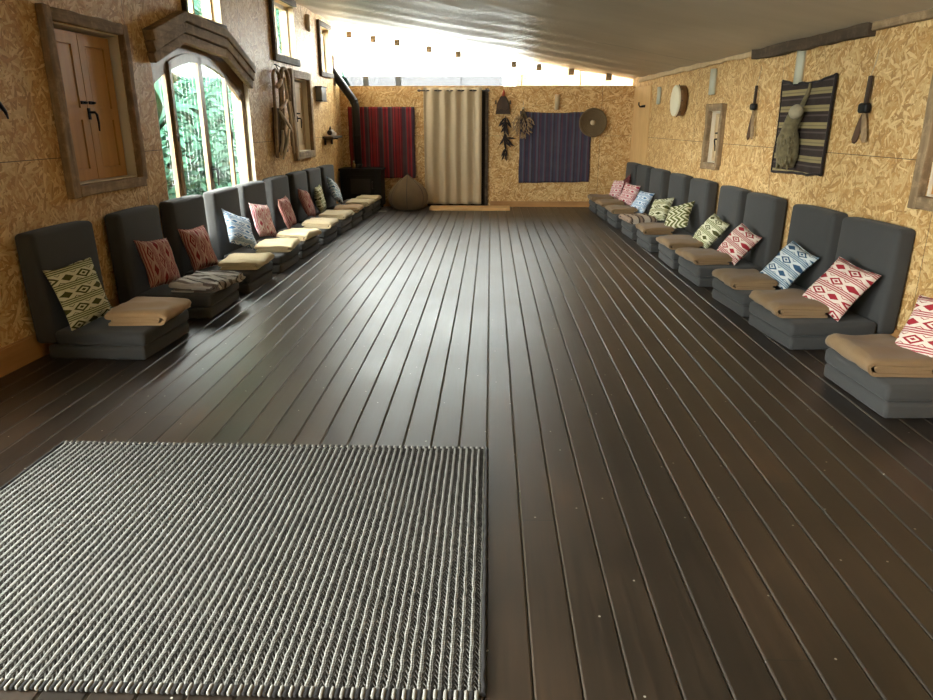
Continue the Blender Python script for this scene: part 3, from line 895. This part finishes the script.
# ------------------------------------------------------------------ far wall: stove, hangings, curtain
def cloth(x0, x1, z0, z1, amp, fold, off, sag=0.0, skew=0.0, seed=0, nx=60, nz=30, sagb=0.0):
    m = MB(); W = x1 - x0
    def p(u, v):
        x = x0 + W * u; z = z0 + (z1 - z0) * v
        z -= sag * 4 * u * (1 - u) * v + sagb * (u - .5) * (1 - v)
        y = -off - amp * (1 + noise.noise(Vector((u * fold, v * 1.3, seed)))) - amp * .5 * noise.noise(Vector((u * fold * 2.3, v * 2, seed + 5)))
        x += skew * (1 - v) + .012 * noise.noise(Vector((v * 3, u * 2, seed + 8)))
        return (x, y, z + .010 * noise.noise(Vector((u * 6, seed, v * 2))))
    return m.grid(p, nx, nz)
B0 = (0, YB, 0)
o = solidify(cloth(-2.49, -1.33, .50, 1.70, .012, 9, .012, seed=2).build('wall_hanging', M['tap_red'], None, B0), .005)
tag(o, 'red and maroon vertically striped weaving on the far wall behind the stove pipe', 'wall hanging')
o = solidify(cloth(.50, 1.74, .43, 1.63, .010, 8, .012, .03, .0, seed=4, sagb=-.02).build('wall_hanging', M['tap_blue'], None, B0), .005)
tag(o, 'dark indigo and purple striped cloth on the far wall under the round straw tray', 'wall hanging')

def door():
    r = structE('doorway_1', (0, YB, 0))
    m = MB(); m.box(-1.09, -.10, -.02, -.001, .0, 1.97); m.build('door_panel', M['black_hole'], r)  # dark sheet stands in for the shaded opening behind the curtain
    m = MB(); m.box(-.10, -.045, -.03, -.001, 0, 2.0); m.box(-1.13, -1.09, -.03, -.001, 0, 2.0); m.build('door_frame', M['darkwood'], r)
door()
def curtain():
    t = thing('curtain', 'beige pleated curtain hanging over the doorway in the far wall', 'curtain', (-.655, YB - .10, .055))
    m = MB()
    def p(u, v):
        k = .6 + .4 * v
        ph = u * 2 * PI * 5.0 + .5 * noise.noise(Vector((u * 3, v * .8, 3)))
        return (-.505 + 1.0 * u + .012 * noise.noise(Vector((u * 4, v * 2, 1))), .030 * math.sin(ph) * (1.15 - .25 * v) + .01 * noise.noise(Vector((u * 9, v * 2, 7))), 1.955 * v)
    m.grid(p, 140, 30); c = m.build('drape', M['curtain'], t); solidify(c, .004)
    m = MB(); m.tube([(-.58, 0, 1.905), (.60, 0, 1.905)], .012, 10)
    for s in (-.58, .60): m.lathe([(0, -.03), (.018, -.02), (.022, 0), (.018, .02), (0, .03)], 10, Matrix.Translation((s, 0, 1.905)) @ Matrix.Rotation(PI / 2, 4, 'Y'))
    m.build('curtain_rod', M['rod'], t)
    for s in (-.54, .56):
        m = MB(); m.tube([(s, 0, 1.905), (s, .098, 1.905)], .008, 8); m.build('bracket', M['rod'], t)
    for k in range(10):
        u = (k + .5) / 10; x = -.505 + u; m = MB()
        m.tube([(x + .004 * math.cos(a), .024 * math.cos(a), 1.905 + .026 * math.sin(a)) for a in [2 * PI * i / 14 for i in range(15)]], .005, 6, False); m.build('eyelet', M['ring'], t)
curtain()

def stove():
    t = thing('stove', 'black box wood stove with flue pipe in the far left corner', 'stove', (-2.235, 12.475, 0))
    m = MB(); m.rbox(-.355, .355, -.17, .27, .05, .655, .012, 2); m.build('body', M['stove_black'], t)
    m = MB(); m.rbox(-.375, .375, -.195, .29, .655, .69, .008, 2); m.build('top_plate', M['stove_black'], t)
    m = MB(); m.rbox(-.24, .24, -.192, -.168, .20, .58, .01, 2); d = m.build('door', M['stove_black'], t)
    m = MB(); m.rbox(-.17, .17, -.196, -.19, .27, .52, .004, 2); m.build('glass', M['glass'] if False else M['flue'], d)
    m = MB(); m.tube([(.205, -.19, .36), (.205, -.225, .36), (.205, -.225, .47), (.205, -.19, .47)], .009, 8); m.build('handle', M['rod'], d)
    m = MB(); m.rbox(-.24, .24, -.188, -.168, .085, .165, .006, 2); m.tube([(-.05, -.188, .125), (-.05, -.205, .125), (.05, -.205, .125), (.05, -.188, .125)], .006, 8); m.build('ash_drawer', M['stove_black'], t)
    for sx in (-.29, .29):
        for sy in (-.12, .22):
            m = MB(); m.box(sx - .03, sx + .03, sy - .03, sy + .03, 0, .055); m.build('leg', M['stove_black'], t)
    m = MB(); pts = [(-.085, .14, .69), (-.085, .14, 1.70), (-.10, .14, 1.77), (-.135, .14, 1.83), (-.385, .02, 2.20), (-.435, 0.0, 2.27)]
    m.tube(pts, .068, 16)
    for z in (.72, 1.2): m.tube([(-.085, .14, z), (-.085, .14, z + .03)], .073, 16)
    m.tube([(-.10, .14, 1.765), (-.118, .135, 1.80)], .074, 16); m.build('flue_pipe', M['flue'], t)
    return t
stove()
def flue_plate():
    m = MB(); m.rbox(-.06, .06, -.012, 0, 2.03, 2.50, .004, 2)
    for z in (2.07, 2.46): m.lathe([(0, -.006), (.012, -.003), (.012, 0)], 8, Matrix.Translation((0, -.012, z)) @ Matrix.Rotation(-PI / 2, 4, 'X'))
    o = m.build('flue_plate', M['rust'], None, onwall('L', 12.48), AL); tag(o, 'tall narrow rusty plate on left wall where the flue pipe goes out', 'plate')
flue_plate()
def bottle():
    t = thing('bottle', 'tiny bottle with white cap standing on the stove top', 'bottle', (-2.36, 12.42, .690))
    m = MB(); m.lathe([(0, 0), (.026, 0), (.028, .006), (.028, .06), (.022, .075), (.011, .085), (.011, .10), (0, .10)], 14); m.build('body', M['bottle'], t)
    m = MB(); m.lathe([(0, .10), (.014, .10), (.014, .125), (0, .126)], 12); m.build('cap', M['cap'], t)
bottle()
def pouf():
    t = thing('pouf', 'brown teardrop floor pouf with peaked top beside the curtain', 'pouf', (-1.42, 12.36, 0))
    prof = [(0, .0), (.20, .0), (.275, .03), (.32, .10), (.335, .18), (.325, .26), (.285, .35), (.215, .43), (.13, .50), (.06, .55), (.025, .58), (0, .585)]
    def wob(q):
        a = math.atan2(q.y, q.x); k = 1 + .055 * math.cos(6 * a + .5) * (1 if q.z > .02 else 0) + .05 * noise.noise(q * 4)
        return Vector((q.x * k + .05 * (q.z / .58) ** 2 * -.2, q.y * k, q.z))
    MB().lathe(prof, 48, wob=wob).build('body', M['pouf'], t)
    for k in range(6):
        a = (k * 60 - 29) * PI / 180; m = MB()
        m.tube([wob(Vector((r * math.cos(a), r * math.sin(a), z))) * 1.0 for r, z in prof[2:-1]], .006, 6); m.build('seam', M['leather'], t)
    m = MB(); m.tube([(0, 0, .575), (.015, -.02, .60), (.0, -.025, .615), (-.012, -.01, .60), (0, 0, .578)], .006, 6); m.build('loop', M['leather'], t)
pouf()
def slab():
    m = MB()
    poly = []
    n = 22
    for i in range(n + 1):
        x = -1.05 + 1.39 * i / n; poly.append((x, -.62 + .028 * noise.noise(Vector((x * 3, 1, 0))) + (.03 if i in (0, n) else 0)))
    for i in range(n + 1):
        x = .34 - 1.39 * i / n; poly.append((x, -.20 + .02 * noise.noise(Vector((x * 3, 5, 0)))))
    mt = Matrix.Rotation(PI / 2, 4, 'X')     # x,z polygon laid flat
    vs = [(x, y, 0) for x, y in poly] + [(x, y + (.006 if k <= n else -.006), .042) for k, (x, y) in enumerate(poly)]; N = len(poly)
    m.add(vs, [tuple(range(N)), tuple(range(N, 2 * N))] + [(i, (i + 1) % N, (i + 1) % N + N, i + N) for i in range(N)])
    o = m.build('wooden_step', M['step'], None, (0, YB, 0)); tag(o, 'low honey-coloured timber slab on the floor before the curtain', 'step')
slab()
m = MB(); m.rbox(-.07, .07, -.06, .06, 0, .012, .003, 2)
tag(m.build('floor_tile', M['concrete'], None, (-1.83, 12.0, .0)), 'small pale tile lying on the floor before the stove', 'tile')

# small things hung on the far wall
def pouch():
    t = thing('leather_pouch', 'dark pyramid shaped leather pouch with red tip on the far wall', 'pouch', (.205, YB, 1.58))
    m = MB(); vs = []
    P = [[(-.125, 0), (.125, 0)], [(-.105, .17), (.105, .17)], [(-.055, .27), (.055, .27)], [(-.02, .31), (.02, .31)]]
    for ring in P:
        (a, z), (b, _) = ring; d = .05 * (1 - z / .45)
        vs += [(a, -.004, z), (b, -.004, z), (b, -.004 - d, z), (a, -.004 - d, z)]
    fs = [(3, 2, 1, 0), (12, 13, 14, 15)] + [(r * 4 + i, r * 4 + (i + 1) % 4, (r + 1) * 4 + (i + 1) % 4, (r + 1) * 4 + i) for r in range(3) for i in range(4)]
    m.add(vs, fs); m.build('body', M['leather'], t)
    for s in (-1, 1):
        m = MB(); m.rbox(s * .125 - .012, s * .125 + .012, -.045, -.01, .16, .225, .005, 2); m.build('flap', M['leather'], t)
    m = MB(); m.tube([(0, -.02, .29), (.008, -.02, .35), (.012, -.018, .40)], [.026, .022, .006], 8); m.build('tip', M['redcap'], t)
    m = MB(); m.tube([(-.10, -.057, .03), (-.03, -.056, .10), (.04, -.056, .06), (.10, -.057, .12)], .003, 5); m.build('stitching', M['rust'], t)
pouch()
def leaf_blob(m, c, ln, w, ang, tilt, mi=0):
    d = Vector((math.sin(ang), -math.sin(tilt) * .4, -math.cos(ang))) ; p = Vector(c)
    m.tube([p, p + d * ln * .3, p + d * ln * .7, p + d * ln], [w * .3, w, w * .8, w * .1], 6, mi=mi, flat=.6)
def chillies():
    t = thing('dried_pod_string', 'black string of dried pods hanging below the leather pouch', 'dried pods', (.25, YB, 1.55))
    r = random.Random(5); m = MB(); m.tube([(0, -.03, .0), (.01, -.035, -.3), (.02, -.03, -.62)], .006, 6); m.build('cord', M['chilli'], t)
    k = 0
    for z, n, sp in ((-.03, 4, .8), (-.10, 5, 1.0), (-.17, 4, .7), (-.30, 3, .5), (-.36, 5, 1.1), (-.43, 4, .6), (-.55, 3, .3), (-.62, 2, .2)):
        for i in range(n):
            a = sp * (2 * (i + .5) / n - 1) + r.uniform(-.2, .2) + (.5 if -.5 < z < -.32 else -.15); m = MB()
            leaf_blob(m, (.008 + .01 * (i - n / 2), -.04 - .012 * (i % 2), z), r.uniform(.12, .17), .021, a, r.uniform(0, .6)); m.build('pod', M['chilli'], t)
chillies()
def flowers():
    t = thing('dried_flower_bunch', 'upside-down bunch of dried flowers at the corner of the indigo cloth', 'dried flowers', (.55, YB, 1.72))
    r = random.Random(8); m = MB()
    for i in range(26):
        a = r.uniform(-.55, .55); l = r.uniform(.2, .36); y = -.045 - r.uniform(0, .03)
        m.tube([(0, -.04, -.02), (l * math.sin(a) * .3, y, -.15), (l * math.sin(a), y - .01, -.12 - l * math.cos(a) * .9)], .0035, 5)
    m.build('stems', M['straw'], t)
    m = MB()
    for i in range(120):
        a = r.uniform(-1, 1); rr = math.sqrt(r.random()); x = .165 * rr * math.cos(PI * (a + .5) ); z = -.30 + .17 * rr * math.sin(PI * (a + .5)); y = -.05 - r.uniform(0, .045)
        leaf_blob(m, (x, y, z), r.uniform(.04, .08), .010, math.atan2(x, .25) + r.uniform(-.7, .7), r.uniform(-.5, .5))
    for i in range(24): leaf_blob(m, (r.uniform(-.03, .05), -.06, -.44 - r.uniform(0, .06)), .06, .008, r.uniform(-.4, .4), 0)
    tag(m.build('heads', M['dried'], t), kind='stuff')
    m = MB(); m.tube([(0, -.04, .0), (0, -.02, .05), (0, -.004, .07)], .005, 6)
    m.tube([(0, -.04, -.03), (0, -.04, -.06)], .02, 8); m.build('string', M['string'], t)
flowers()
def straw_tray():
    t = thing('straw_tray', 'round brown straw tray hung over the top right corner of the indigo cloth', 'tray', (1.755, YB - .03, 1.44))
    mt = Matrix.Rotation(PI / 2, 4, 'X')
    m = MB(); prof = [(.0, .0), (.04, .003)]
    for i in range(13): prof.append((.05 + .165 * i / 12, .004 + .045 * (i / 12) ** 2 + .003 * math.sin(i * PI)))
    prof += [(.235, .055), (.24, .045), (.225, .035), (.05, -.008), (0, -.01)]
    m.lathe(prof, 48, mt); m.build('bowl', M['straw'], t)
    for k in range(6):
        m = MB(); R = .07 + .027 * k; h = .006 + .045 * ((R - .05) / .165) ** 2
        m.tube([mt @ Vector((R * math.cos(a), R * math.sin(a), h)) for a in [2 * PI * i / 40 for i in range(41)]], .0045, 6, False); m.build('coil', M['straw'], t)
    m = MB(); m.lathe([(.045, .003), (.035, .018), (.018, .026), (0, .028)], 20, mt); m.build('boss', M['strawpale'], t)
straw_tray()
def wall_tube(name, wall, s, z0, z1, r, mat, label):
    t = thing(name, label, 'wall lamp', onwall(wall, s), ROT[wall], 'tubular wall lamps')
    m = MB(); n = 14
    prof = [(r * math.cos(PI * i / n), -.012 - r * .9 * math.sin(PI * i / n)) for i in range(n + 1)]
    vs = [(x, y, z) for z in (z0, z1) for x, y in prof]; k = n + 1
    m.add(vs, [(i, i + 1, k + i + 1, k + i) for i in range(n)], True); o = m.build('shade', M[mat], t); solidify(o, .004)
    m = MB(); m.box(-r, r, -.012, 0, z0 + .02, z1 - .02); m.build('backplate', M['palewood'], t)
wall_tube('wall_lamp', 'B', 1.13, 1.65, 1.90, .040, 'strawpale', 'straw coloured tube lamp on the far wall above the indigo cloth')
wall_tube('wall_lamp', 'R', 11.08, 1.70, 1.94, .045, 'paper', 'farthest pale tube lamp on the bright wall, left of the drum')
wall_tube('wall_lamp', 'R', 8.72, 1.75, 2.03, .055, 'paper', 'pale tube lamp above the small weathered shutters')
wall_tube('wall_lamp', 'R', 6.52, 1.76, 2.05, .05, 'paper', 'pale tube lamp above the striped hanging rug')
wall_tube('wall_lamp', 'L', 10.98, 2.70, 2.92, .05, 'strawpale', 'small tube lamp high on the dark wall between two upper windows')

# ------------------------------------------------------------------ things on the right wall
def plywood_door():
    r = structE('door_2', onwall('R', 0), AR)
    m = MB(); m.rbox(-12.72, -11.62, -.02, 0, .0, 1.99, .003, 2); m.build('door_panel', M['ply'], r)
plywood_door()
def coat_hook():
    t = thing('wall_hook', 'black hook high on the plain plywood door in the far corner', 'hook', onwall('R', 12.0, 1.69, .02), AR)
    m = MB(); m.rbox(-.11, .12, -.012, 0, -.02, .02, .004, 2); m.build('backplate', M['black_iron'], t)
    m = MB(); m.tube([(.06, -.01, 0), (.06, -.07, -.01), (.06, -.09, .02), (.06, -.09, .06)], .011, 8); m.build('peg', M['black_iron'], t)
coat_hook()
def drum():
    t = thing('frame_drum', 'round frame drum with pale skin hung near the far end', 'drum', onwall('R', 9.86, 1.715), AR)
    mt = Matrix.Rotation(PI / 2, 4, 'X')
    m = MB(); m.lathe([(.185, .012), (.19, .012), (.19, .13), (.185, .13), (.178, .13), (.178, .012), (.185, .012)], 40, mt); m.build('shell', M['drumwood'], t)
    m = MB(); m.lathe([(.193, .105), (.194, .125), (.19, .134), (.17, .137), (0, .137)], 40, mt); m.build('skin', M['drumskin'], t)
    for k in range(8):
        a = 2 * PI * k / 8; m = MB(); m.lathe([(0, .0), (.006, 0), (.006, .012), (0, .014)], 8, Matrix.Rotation(a, 4, 'Y') @ Matrix.Translation((0, -.085, .19))); m.build('stud', M['black_iron'], t)
drum()
def hanging_tool(s, ztop, zk, zb, label, sc, spread):
    t = thing('hanging_shears', label, 'tool', onwall('R', s, 0), AR)
    m = MB(); m.tube([(.0, -.03, ztop), (.0, -.01, ztop + .10), (.0, -.003, ztop + .17)], .0025, 5); m.build('string', M['string'], t)
    m = MB(); m.rbox(-.016 * sc, .016 * sc, -.042, -.018, zk, ztop, .006, 2, 4); m.v = [(p[0] - (ztop - p[2]) * .05, p[1], p[2]) for p in m.v]; m.build('shaft', M['leather'], t)
    kx = -(ztop - zk) * .05
    m = MB(); m.rbox(kx - .055 * sc, kx + .055 * sc, -.06, -.010, zk - .045 * sc, zk + .025, .02, 3, 3); m.build('knob', M['black_iron'], t)
    for sg in (-1, 1):
        m = MB(); xb = kx + sg * spread + (-.03 if sg < 0 else .01)
        a, b = Vector((kx + sg * .012, -.03 - .008 * sg, zk - .03)), Vector((xb, -.03 - .008 * sg, zb + (.0 if sg < 0 else .01)))
        m.tube([a, a.lerp(b, .5), a.lerp(b, .9), b], [.012 * sc, .022 * sc, .022 * sc, .010 * sc], 8, flat=.35); m.build('blade', M['rust'] if sg < 0 else M['driftwood_v'], t)
hanging_tool(7.40, 1.79, 1.60, 1.28, 'slim dark shears hung on the bright wall between shutters and striped rug', .85, .055)
hanging_tool(5.36, 1.76, 1.555, 1.30, 'larger dark shears hung on the bright wall between striped rug and framed shutters', 1.0, .065)
def hanging_rug():
    t = thing('hanging_rug', 'brown and straw striped rug hung on the bright right wall', 'wall hanging', onwall('R', 6.33), AR)
    mk = lambda x0, x1, z0, z1: cloth(x0, x1, z0, z1, .016, 3, .012, .045, .0, 6, 40, 40, -.03)
    solidify(mk(-.47, .47, 1.03, 1.80).build('cloth', M['tap_brown'], t), .008)
    base = mk(-.47, .47, 1.03, 1.80); nu = 41
    for edge in ([i for i in range(nu)], [40 * nu + i for i in range(nu)], [j * nu for j in range(41)], [j * nu + 40 for j in range(41)]):
        m = MB(); m.tube([Vector(base.v[i]) for i in edge], .012, 6); m.build('binding', M['trim_dark'], t)
hanging_rug()
def skin_bag():
    t = thing('skin_bag', 'olive grey hide bag with a pale round neck hung over the striped rug', 'bag', onwall('R', 6.27, 0), AR)
    def wob(q):
        return q + Vector((.018 * noise.noise(q * 9), .018 * noise.noise(q * 9 + Vector((5, 0, 0))), 0))
    ctr = [(-.0, -.10, 1.52), (-.03, -.115, 1.46), (-.065, -.115, 1.40), (-.085, -.11, 1.32), (-.09, -.105, 1.22), (-.075, -.10, 1.14), (-.05, -.095, 1.085)]
    m = MB(); m.tube(ctr, [.055, .062, .072, .095, .105, .09, .04], 20, flat=.62); m.rough(.024, 11, 3)
    m.v = [(p[0], min(p[1], -.034), p[2]) for p in m.v]; m.build('body', M['hide'], t)
    r = random.Random(2); m = MB()
    for i in range(70):
        a = r.uniform(0, 2 * PI); f = r.random(); z = 1.10 + .28 * f; w = .075 + .02 * math.sin(f * PI)
        x = -.085 + w * math.cos(a) * .95; y = -.10 - abs(.07 * math.sin(a))
        leaf_blob(m, (x, y, z), .055, .011, r.uniform(-.5, .5), .3)
    tag(m.build('tufts', M['hide'], t), kind='stuff')
    m = MB(); m.lathe([(0, .035), (.04, .03), (.055, .012), (.06, -.01), (.055, -.03), (0, -.035)], 24, Matrix.Translation((.035, -.135, 1.535)) @ Matrix.Rotation(math.radians(62), 4, 'X') @ Matrix.Rotation(.5, 4, 'Y')); m.build('neck', M['hidepale'], t)
    m = MB(); m.tube([(.03, -.085, 1.58), (.025, -.055, 1.66), (.035, -.045, 1.72), (.03, -.044, 1.755)], [.022, .018, .014, .010], 8); m.build('strap', M['hide'], t)
skin_bag()

# ------------------------------------------------------------------ things on the left wall
def stick_bundle():
    t = thing('hanging_harness', 'tangle of dark bent hoops and pale sticks hung between arched window and small shutters', 'wall decoration', onwall('L', 9.40), AL)
    k = 0
    for (cx, w, zt, zb, y, r) in ((-.20, .13, 2.06, 1.02, -.06, .021), (.10, .15, 2.10, 1.10, -.075, .024)):
        pts = [(cx - w * 1.1, y, zb), (cx - w, y - .01, zb + .5), (cx - w, y - .02, zt - .18)]
        pts += [(cx + w * math.cos(a), y - .02, zt - .14 + .14 * math.sin(a)) for a in [PI - PI * i / 8 for i in range(9)]]
        pts += [(cx + w, y - .02, zt - .3), (cx + w * 1.05, y - .01, zb + .4), (cx + w * 1.4, y, zb + .04)]
        m = MB(); m.tube(pts, r, 10); m.rough(.014, 9, k); k += 1; m.build('hoop', M['driftwood_v'], t)
    for (a, b, r) in (((-.26, -.12, 1.60), (.05, -.12, 1.72), .020), ((-.30, -.125, 1.58), (.10, -.14, 1.33), .019), ((.02, -.13, 1.36), (-.22, -.10, 1.0), .020), ((.02, -.115, 1.98), (.20, -.12, 1.06), .021), ((.08, -.10, 1.9), (.26, -.09, 1.04), .016), ((.12, -.14, 1.7), (.34, -.12, .98), .017), ((-.24, -.09, 1.86), (-.06, -.10, 1.95), .03), ((-.16, -.10, 1.35), (-.24, -.08, 1.05), .022)):
        a, b = Vector(a), Vector(b); m = MB(); mid = a.lerp(b, .5) + Vector((.01, -.008, 0))
        m.tube([a, a.lerp(mid, .5), mid, mid.lerp(b, .5), b], [r * .8, r, r, r, r * .7], 8); m.rough(.007, 9, k); k += 1; m.build('stick', M['greywood'], t)
    m = MB(); m.rbox(-.27, .16, -.05, -.004, 1.08, 1.62, .02, 2, 8); m.rough(.02, 6, 4); m.v = [(p[0], min(p[1], -.004), p[2]) for p in m.v]; m.build('saddle_board', M['darkwood'], t)
    m = MB(); m.tube([(-.05, -.07, 2.06), (0, -.02, 2.14), (.06, -.08, 2.1)], .006, 6); m.tube([(0, -.002, 2.14), (0, -.03, 2.14)], .006, 6); m.build('nail_and_cord', M['black_iron'], t)
stick_bundle()
def lantern():
    t = thing('wall_lantern', 'small grey glass lantern on the dark wall beside the small shutters', 'lantern', onwall('L', 11.38), AL)
    m = MB(); m.rbox(-.14, .14, -.10, -.005, 1.765, 1.95, .006, 2); m.build('glass_box', M['greybox'], t)
    m = MB(); m.box(-.15, .15, -.11, -.001, 1.95, 1.968); m.box(-.15, .15, -.11, -.001, 1.75, 1.765); m.build('frame', M['rod'], t)
lantern()
def shelf():
    t = thing('wall_shelf', 'little dark bracket shelf on the left wall near the stove', 'shelf', onwall('L', 11.80), AL)
    m = MB(); m.rbox(-.30, .34, -.17, 0, 1.20, 1.232, .006, 2); m.build('board', M['darkwood'], t)
    for x in (-.2, .22):
        m = MB(); m.prism([(x - .015, 1.2), (x + .015, 1.2), (x + .015, 1.1), (x - .015, 1.1)], -.03, -.002); m.box(x - .012, x + .012, -.12, -.03, 1.18, 1.2); m.build('bracket', M['darkwood'], t)
    h = thing('carved_horn', 'pale curved horn shaped ornament lying on the little dark shelf', 'ornament', onwall('L', 11.80, 1.232), AL)
    m = MB(); m.tube([(-.16, -.08, .055), (-.10, -.09, .06), (0, -.09, .045), (.10, -.085, .034), (.20, -.08, .032), (.30, -.075, .045)], [.035, .052, .045, .034, .026, .008], 14); m.build('body', M['bone'], h)
    m = MB(); m.tube([(-.17, -.08, .054), (-.14, -.084, .057)], [.036, .044], 14); m.tube([(-.13, -.085, .10), (-.10, -.085, .145)], [.02, .012], 8); m.build('dark_rim', M['leather'], h)
shelf()
def iron_hook():
    t = thing('iron_hook', 'black iron hook on the dark wall at the left photo edge', 'hook', onwall('L', 4.25), AL)
    m = MB(); m.tube([(.09, -.012, 1.47), (.05, -.03, 1.51), (0, -.035, 1.555), (-.06, -.03, 1.60), (-.10, -.012, 1.62)], [.005, .011, .014, .014, .012], 8); m.build('arm', M['black_iron'], t)
    m = MB(); m.rbox(-.13, -.08, -.012, 0, 1.58, 1.66, .004, 2); m.build('plate', M['black_iron'], t)
iron_hook()

# ------------------------------------------------------------------ garden outside the arched window
def leafcloud(m, rnd, c, rad, n, size, mi=0):
    for _ in range(n):
        d = Vector((rnd.gauss(0, 1), rnd.gauss(0, 1), rnd.gauss(0, 1))).normalized() * (rnd.random() ** .4)
        p = Vector(c) + Vector((d.x * rad[0], d.y * rad[1], d.z * rad[2])); s = size * rnd.uniform(.6, 1.3)
        a = Vector((rnd.gauss(0, 1), rnd.gauss(0, 1), rnd.gauss(0, .6))).normalized(); b = a.orthogonal().normalized()
        b = (Matrix.Rotation(rnd.uniform(0, 2 * PI), 3, a) @ b)
        m.add([p - a * s, p + b * s * .45 + a * s * .1, p + a * s, p - b * s * .45 + a * s * .1], [(0, 1, 2, 3)], False, mi)
def garden():
    m = MB()
    m.grid(lambda u, v: (-3.4 - 27 * u, -4 + 46 * v, -.05 + min(1, max(0, (-4 + 46 * v - 10.5) / 6)) * (max(0, u - .10) * 55 + .8 * noise.noise(Vector((u * 14, v * 14, 0))) * min(1, u * 5))), 40, 60)
    o = m.build('garden_ground', M['grass']); o['kind'] = 'structure'
    rnd = random.Random(3); k = 0
    labs = ['leafy bush directly outside the arched window', 'rounded green bush behind the one at the window', 'tall green tree filling the middle of the arched window', 'far pale green tree at the right of the arched window', 'dense dark bush low at the left of the arched window', 'far tall tree closing the view from the window', 'loose green tree between the two far ones']
    for (x, y, h, r) in ((-5.5, 12.6, 1.3, 1.0), (-6.4, 14.9, 2.3, 1.2), (-8.4, 18.2, 4.6, 1.9), (-6.9, 22.3, 4.6, 2.0), (-7.6, 12.2, 2.0, 1.1), (-11.0, 23.5, 6.0, 2.2), (-10.6, 15.0, 4.0, 1.6)):
        t = thing('garden_tree' if h > 2.5 else 'garden_bush', labs[k], 'tree' if h > 2.5 else 'bush', (x, y, 0), 0, 'greenery outside the arched window')
        m = MB(); n = int(3400 * min(1.6, r / 1.2))
        leafcloud(m, rnd, (0, 0, h * .56), (r, r, h * .52), n, .10 if h < 2.5 else .14)
        tag(m.build('foliage', M['leaf'], t), kind='stuff')
        m = MB(); m.tube([(0, 0, 0), (.04, .02, h * .4), (-.03, .05, h * .75)], [.12, .09, .03], 8); m.build('trunk', M['trunk'], t)
        k += 1
    t = thing('banana_plant', 'broad-leaved plant with arching fronds outside the arched window', 'plant', (-4.75, 10.05, 0))
    m = MB(); m.tube([(0, 0, 0), (.02, 0, .8), (0, .02, 1.55)], [.07, .06, .03], 8); m.build('stem', M['leaf2'], t)
    for i in range(11):
        a = 2 * PI * i / 11 + .3; L = 1.0 + .25 * (i % 3); m = MB()
        def p(u, v, a=a, L=L, i=i):
            s = (u - .5) * .30 * math.sin(PI * min(1, v * .93 + .06)); r = L * v * .8
            z = 1.25 + .5 * math.sin(v * PI * .75) * (1 + .1 * i) - .25 * v * v
            return (r * math.cos(a) - s * math.sin(a), r * math.sin(a) + s * math.cos(a), z - abs(u - .5) * .12)
        m.grid(p, 4, 10); m.build('leaf', M['leaf3'] if i == 8 else M['leaf2'], t)
garden()

# ------------------------------------------------------------------ daylight
W = bpy.data.worlds.new('overcast sky'); S.world = W; W.use_nodes = True
bg = W.node_tree.nodes['Background']; bg.inputs[0].default_value = (1.0, .98, .94, 1); bg.inputs[1].default_value = 1.0
def portal(name, loc, rot, sx, sy):
    l = bpy.data.lights.new(name, 'AREA'); l.shape = 'RECTANGLE'; l.size = sx; l.size_y = sy; l.cycles.is_portal = True
    o = bpy.data.objects.new(name, l); COL.objects.link(o); o.location = loc; o.rotation_euler = rot; o['kind'] = 'helper'
def wportal(name, H):
    c = onwall('L', (H[0] + H[1]) / 2, (H[2] + H[3]) / 2, -.23)
    portal(name, c, (PI / 2, 0, AL + PI), H[1] - H[0], H[3] - H[2])
for i, H in enumerate((ARCH, ADDED_ARCH2, ADDED_ARCH3, ADDED_UP0, ADDED_UP00, UP1, UP2, UP3)): wportal('daylight_window', H)
portal('daylight_gable', (-.1, YB + .25, 2.56), (-PI / 2, 0, 0), 5.2, 1.1)

# ------------------------------------------------------------------ camera
cam = bpy.data.cameras.new('camera'); co = bpy.data.objects.new('camera', cam); COL.objects.link(co); S.camera = co
cam.sensor_width = 36; cam.lens = 36 * 700 / 933; cam.clip_start = .05
pit, yaw = math.radians(18.041), math.radians(1.906)
co.location = (0, 0, 1.45); co.rotation_euler = (PI / 2 - pit, 0, yaw)
S.view_settings.view_transform = 'Standard'; S.view_settings.look = 'None'; S.view_settings.gamma = 1; S.view_settings.use_curve_mapping = False
S.view_settings.exposure = 5.58
S.cycles.use_denoising = True; S.cycles.max_bounces = 10; S.cycles.diffuse_bounces = 6; S.cycles.transparent_max_bounces = 12; S.cycles.sample_clamp_indirect = 6
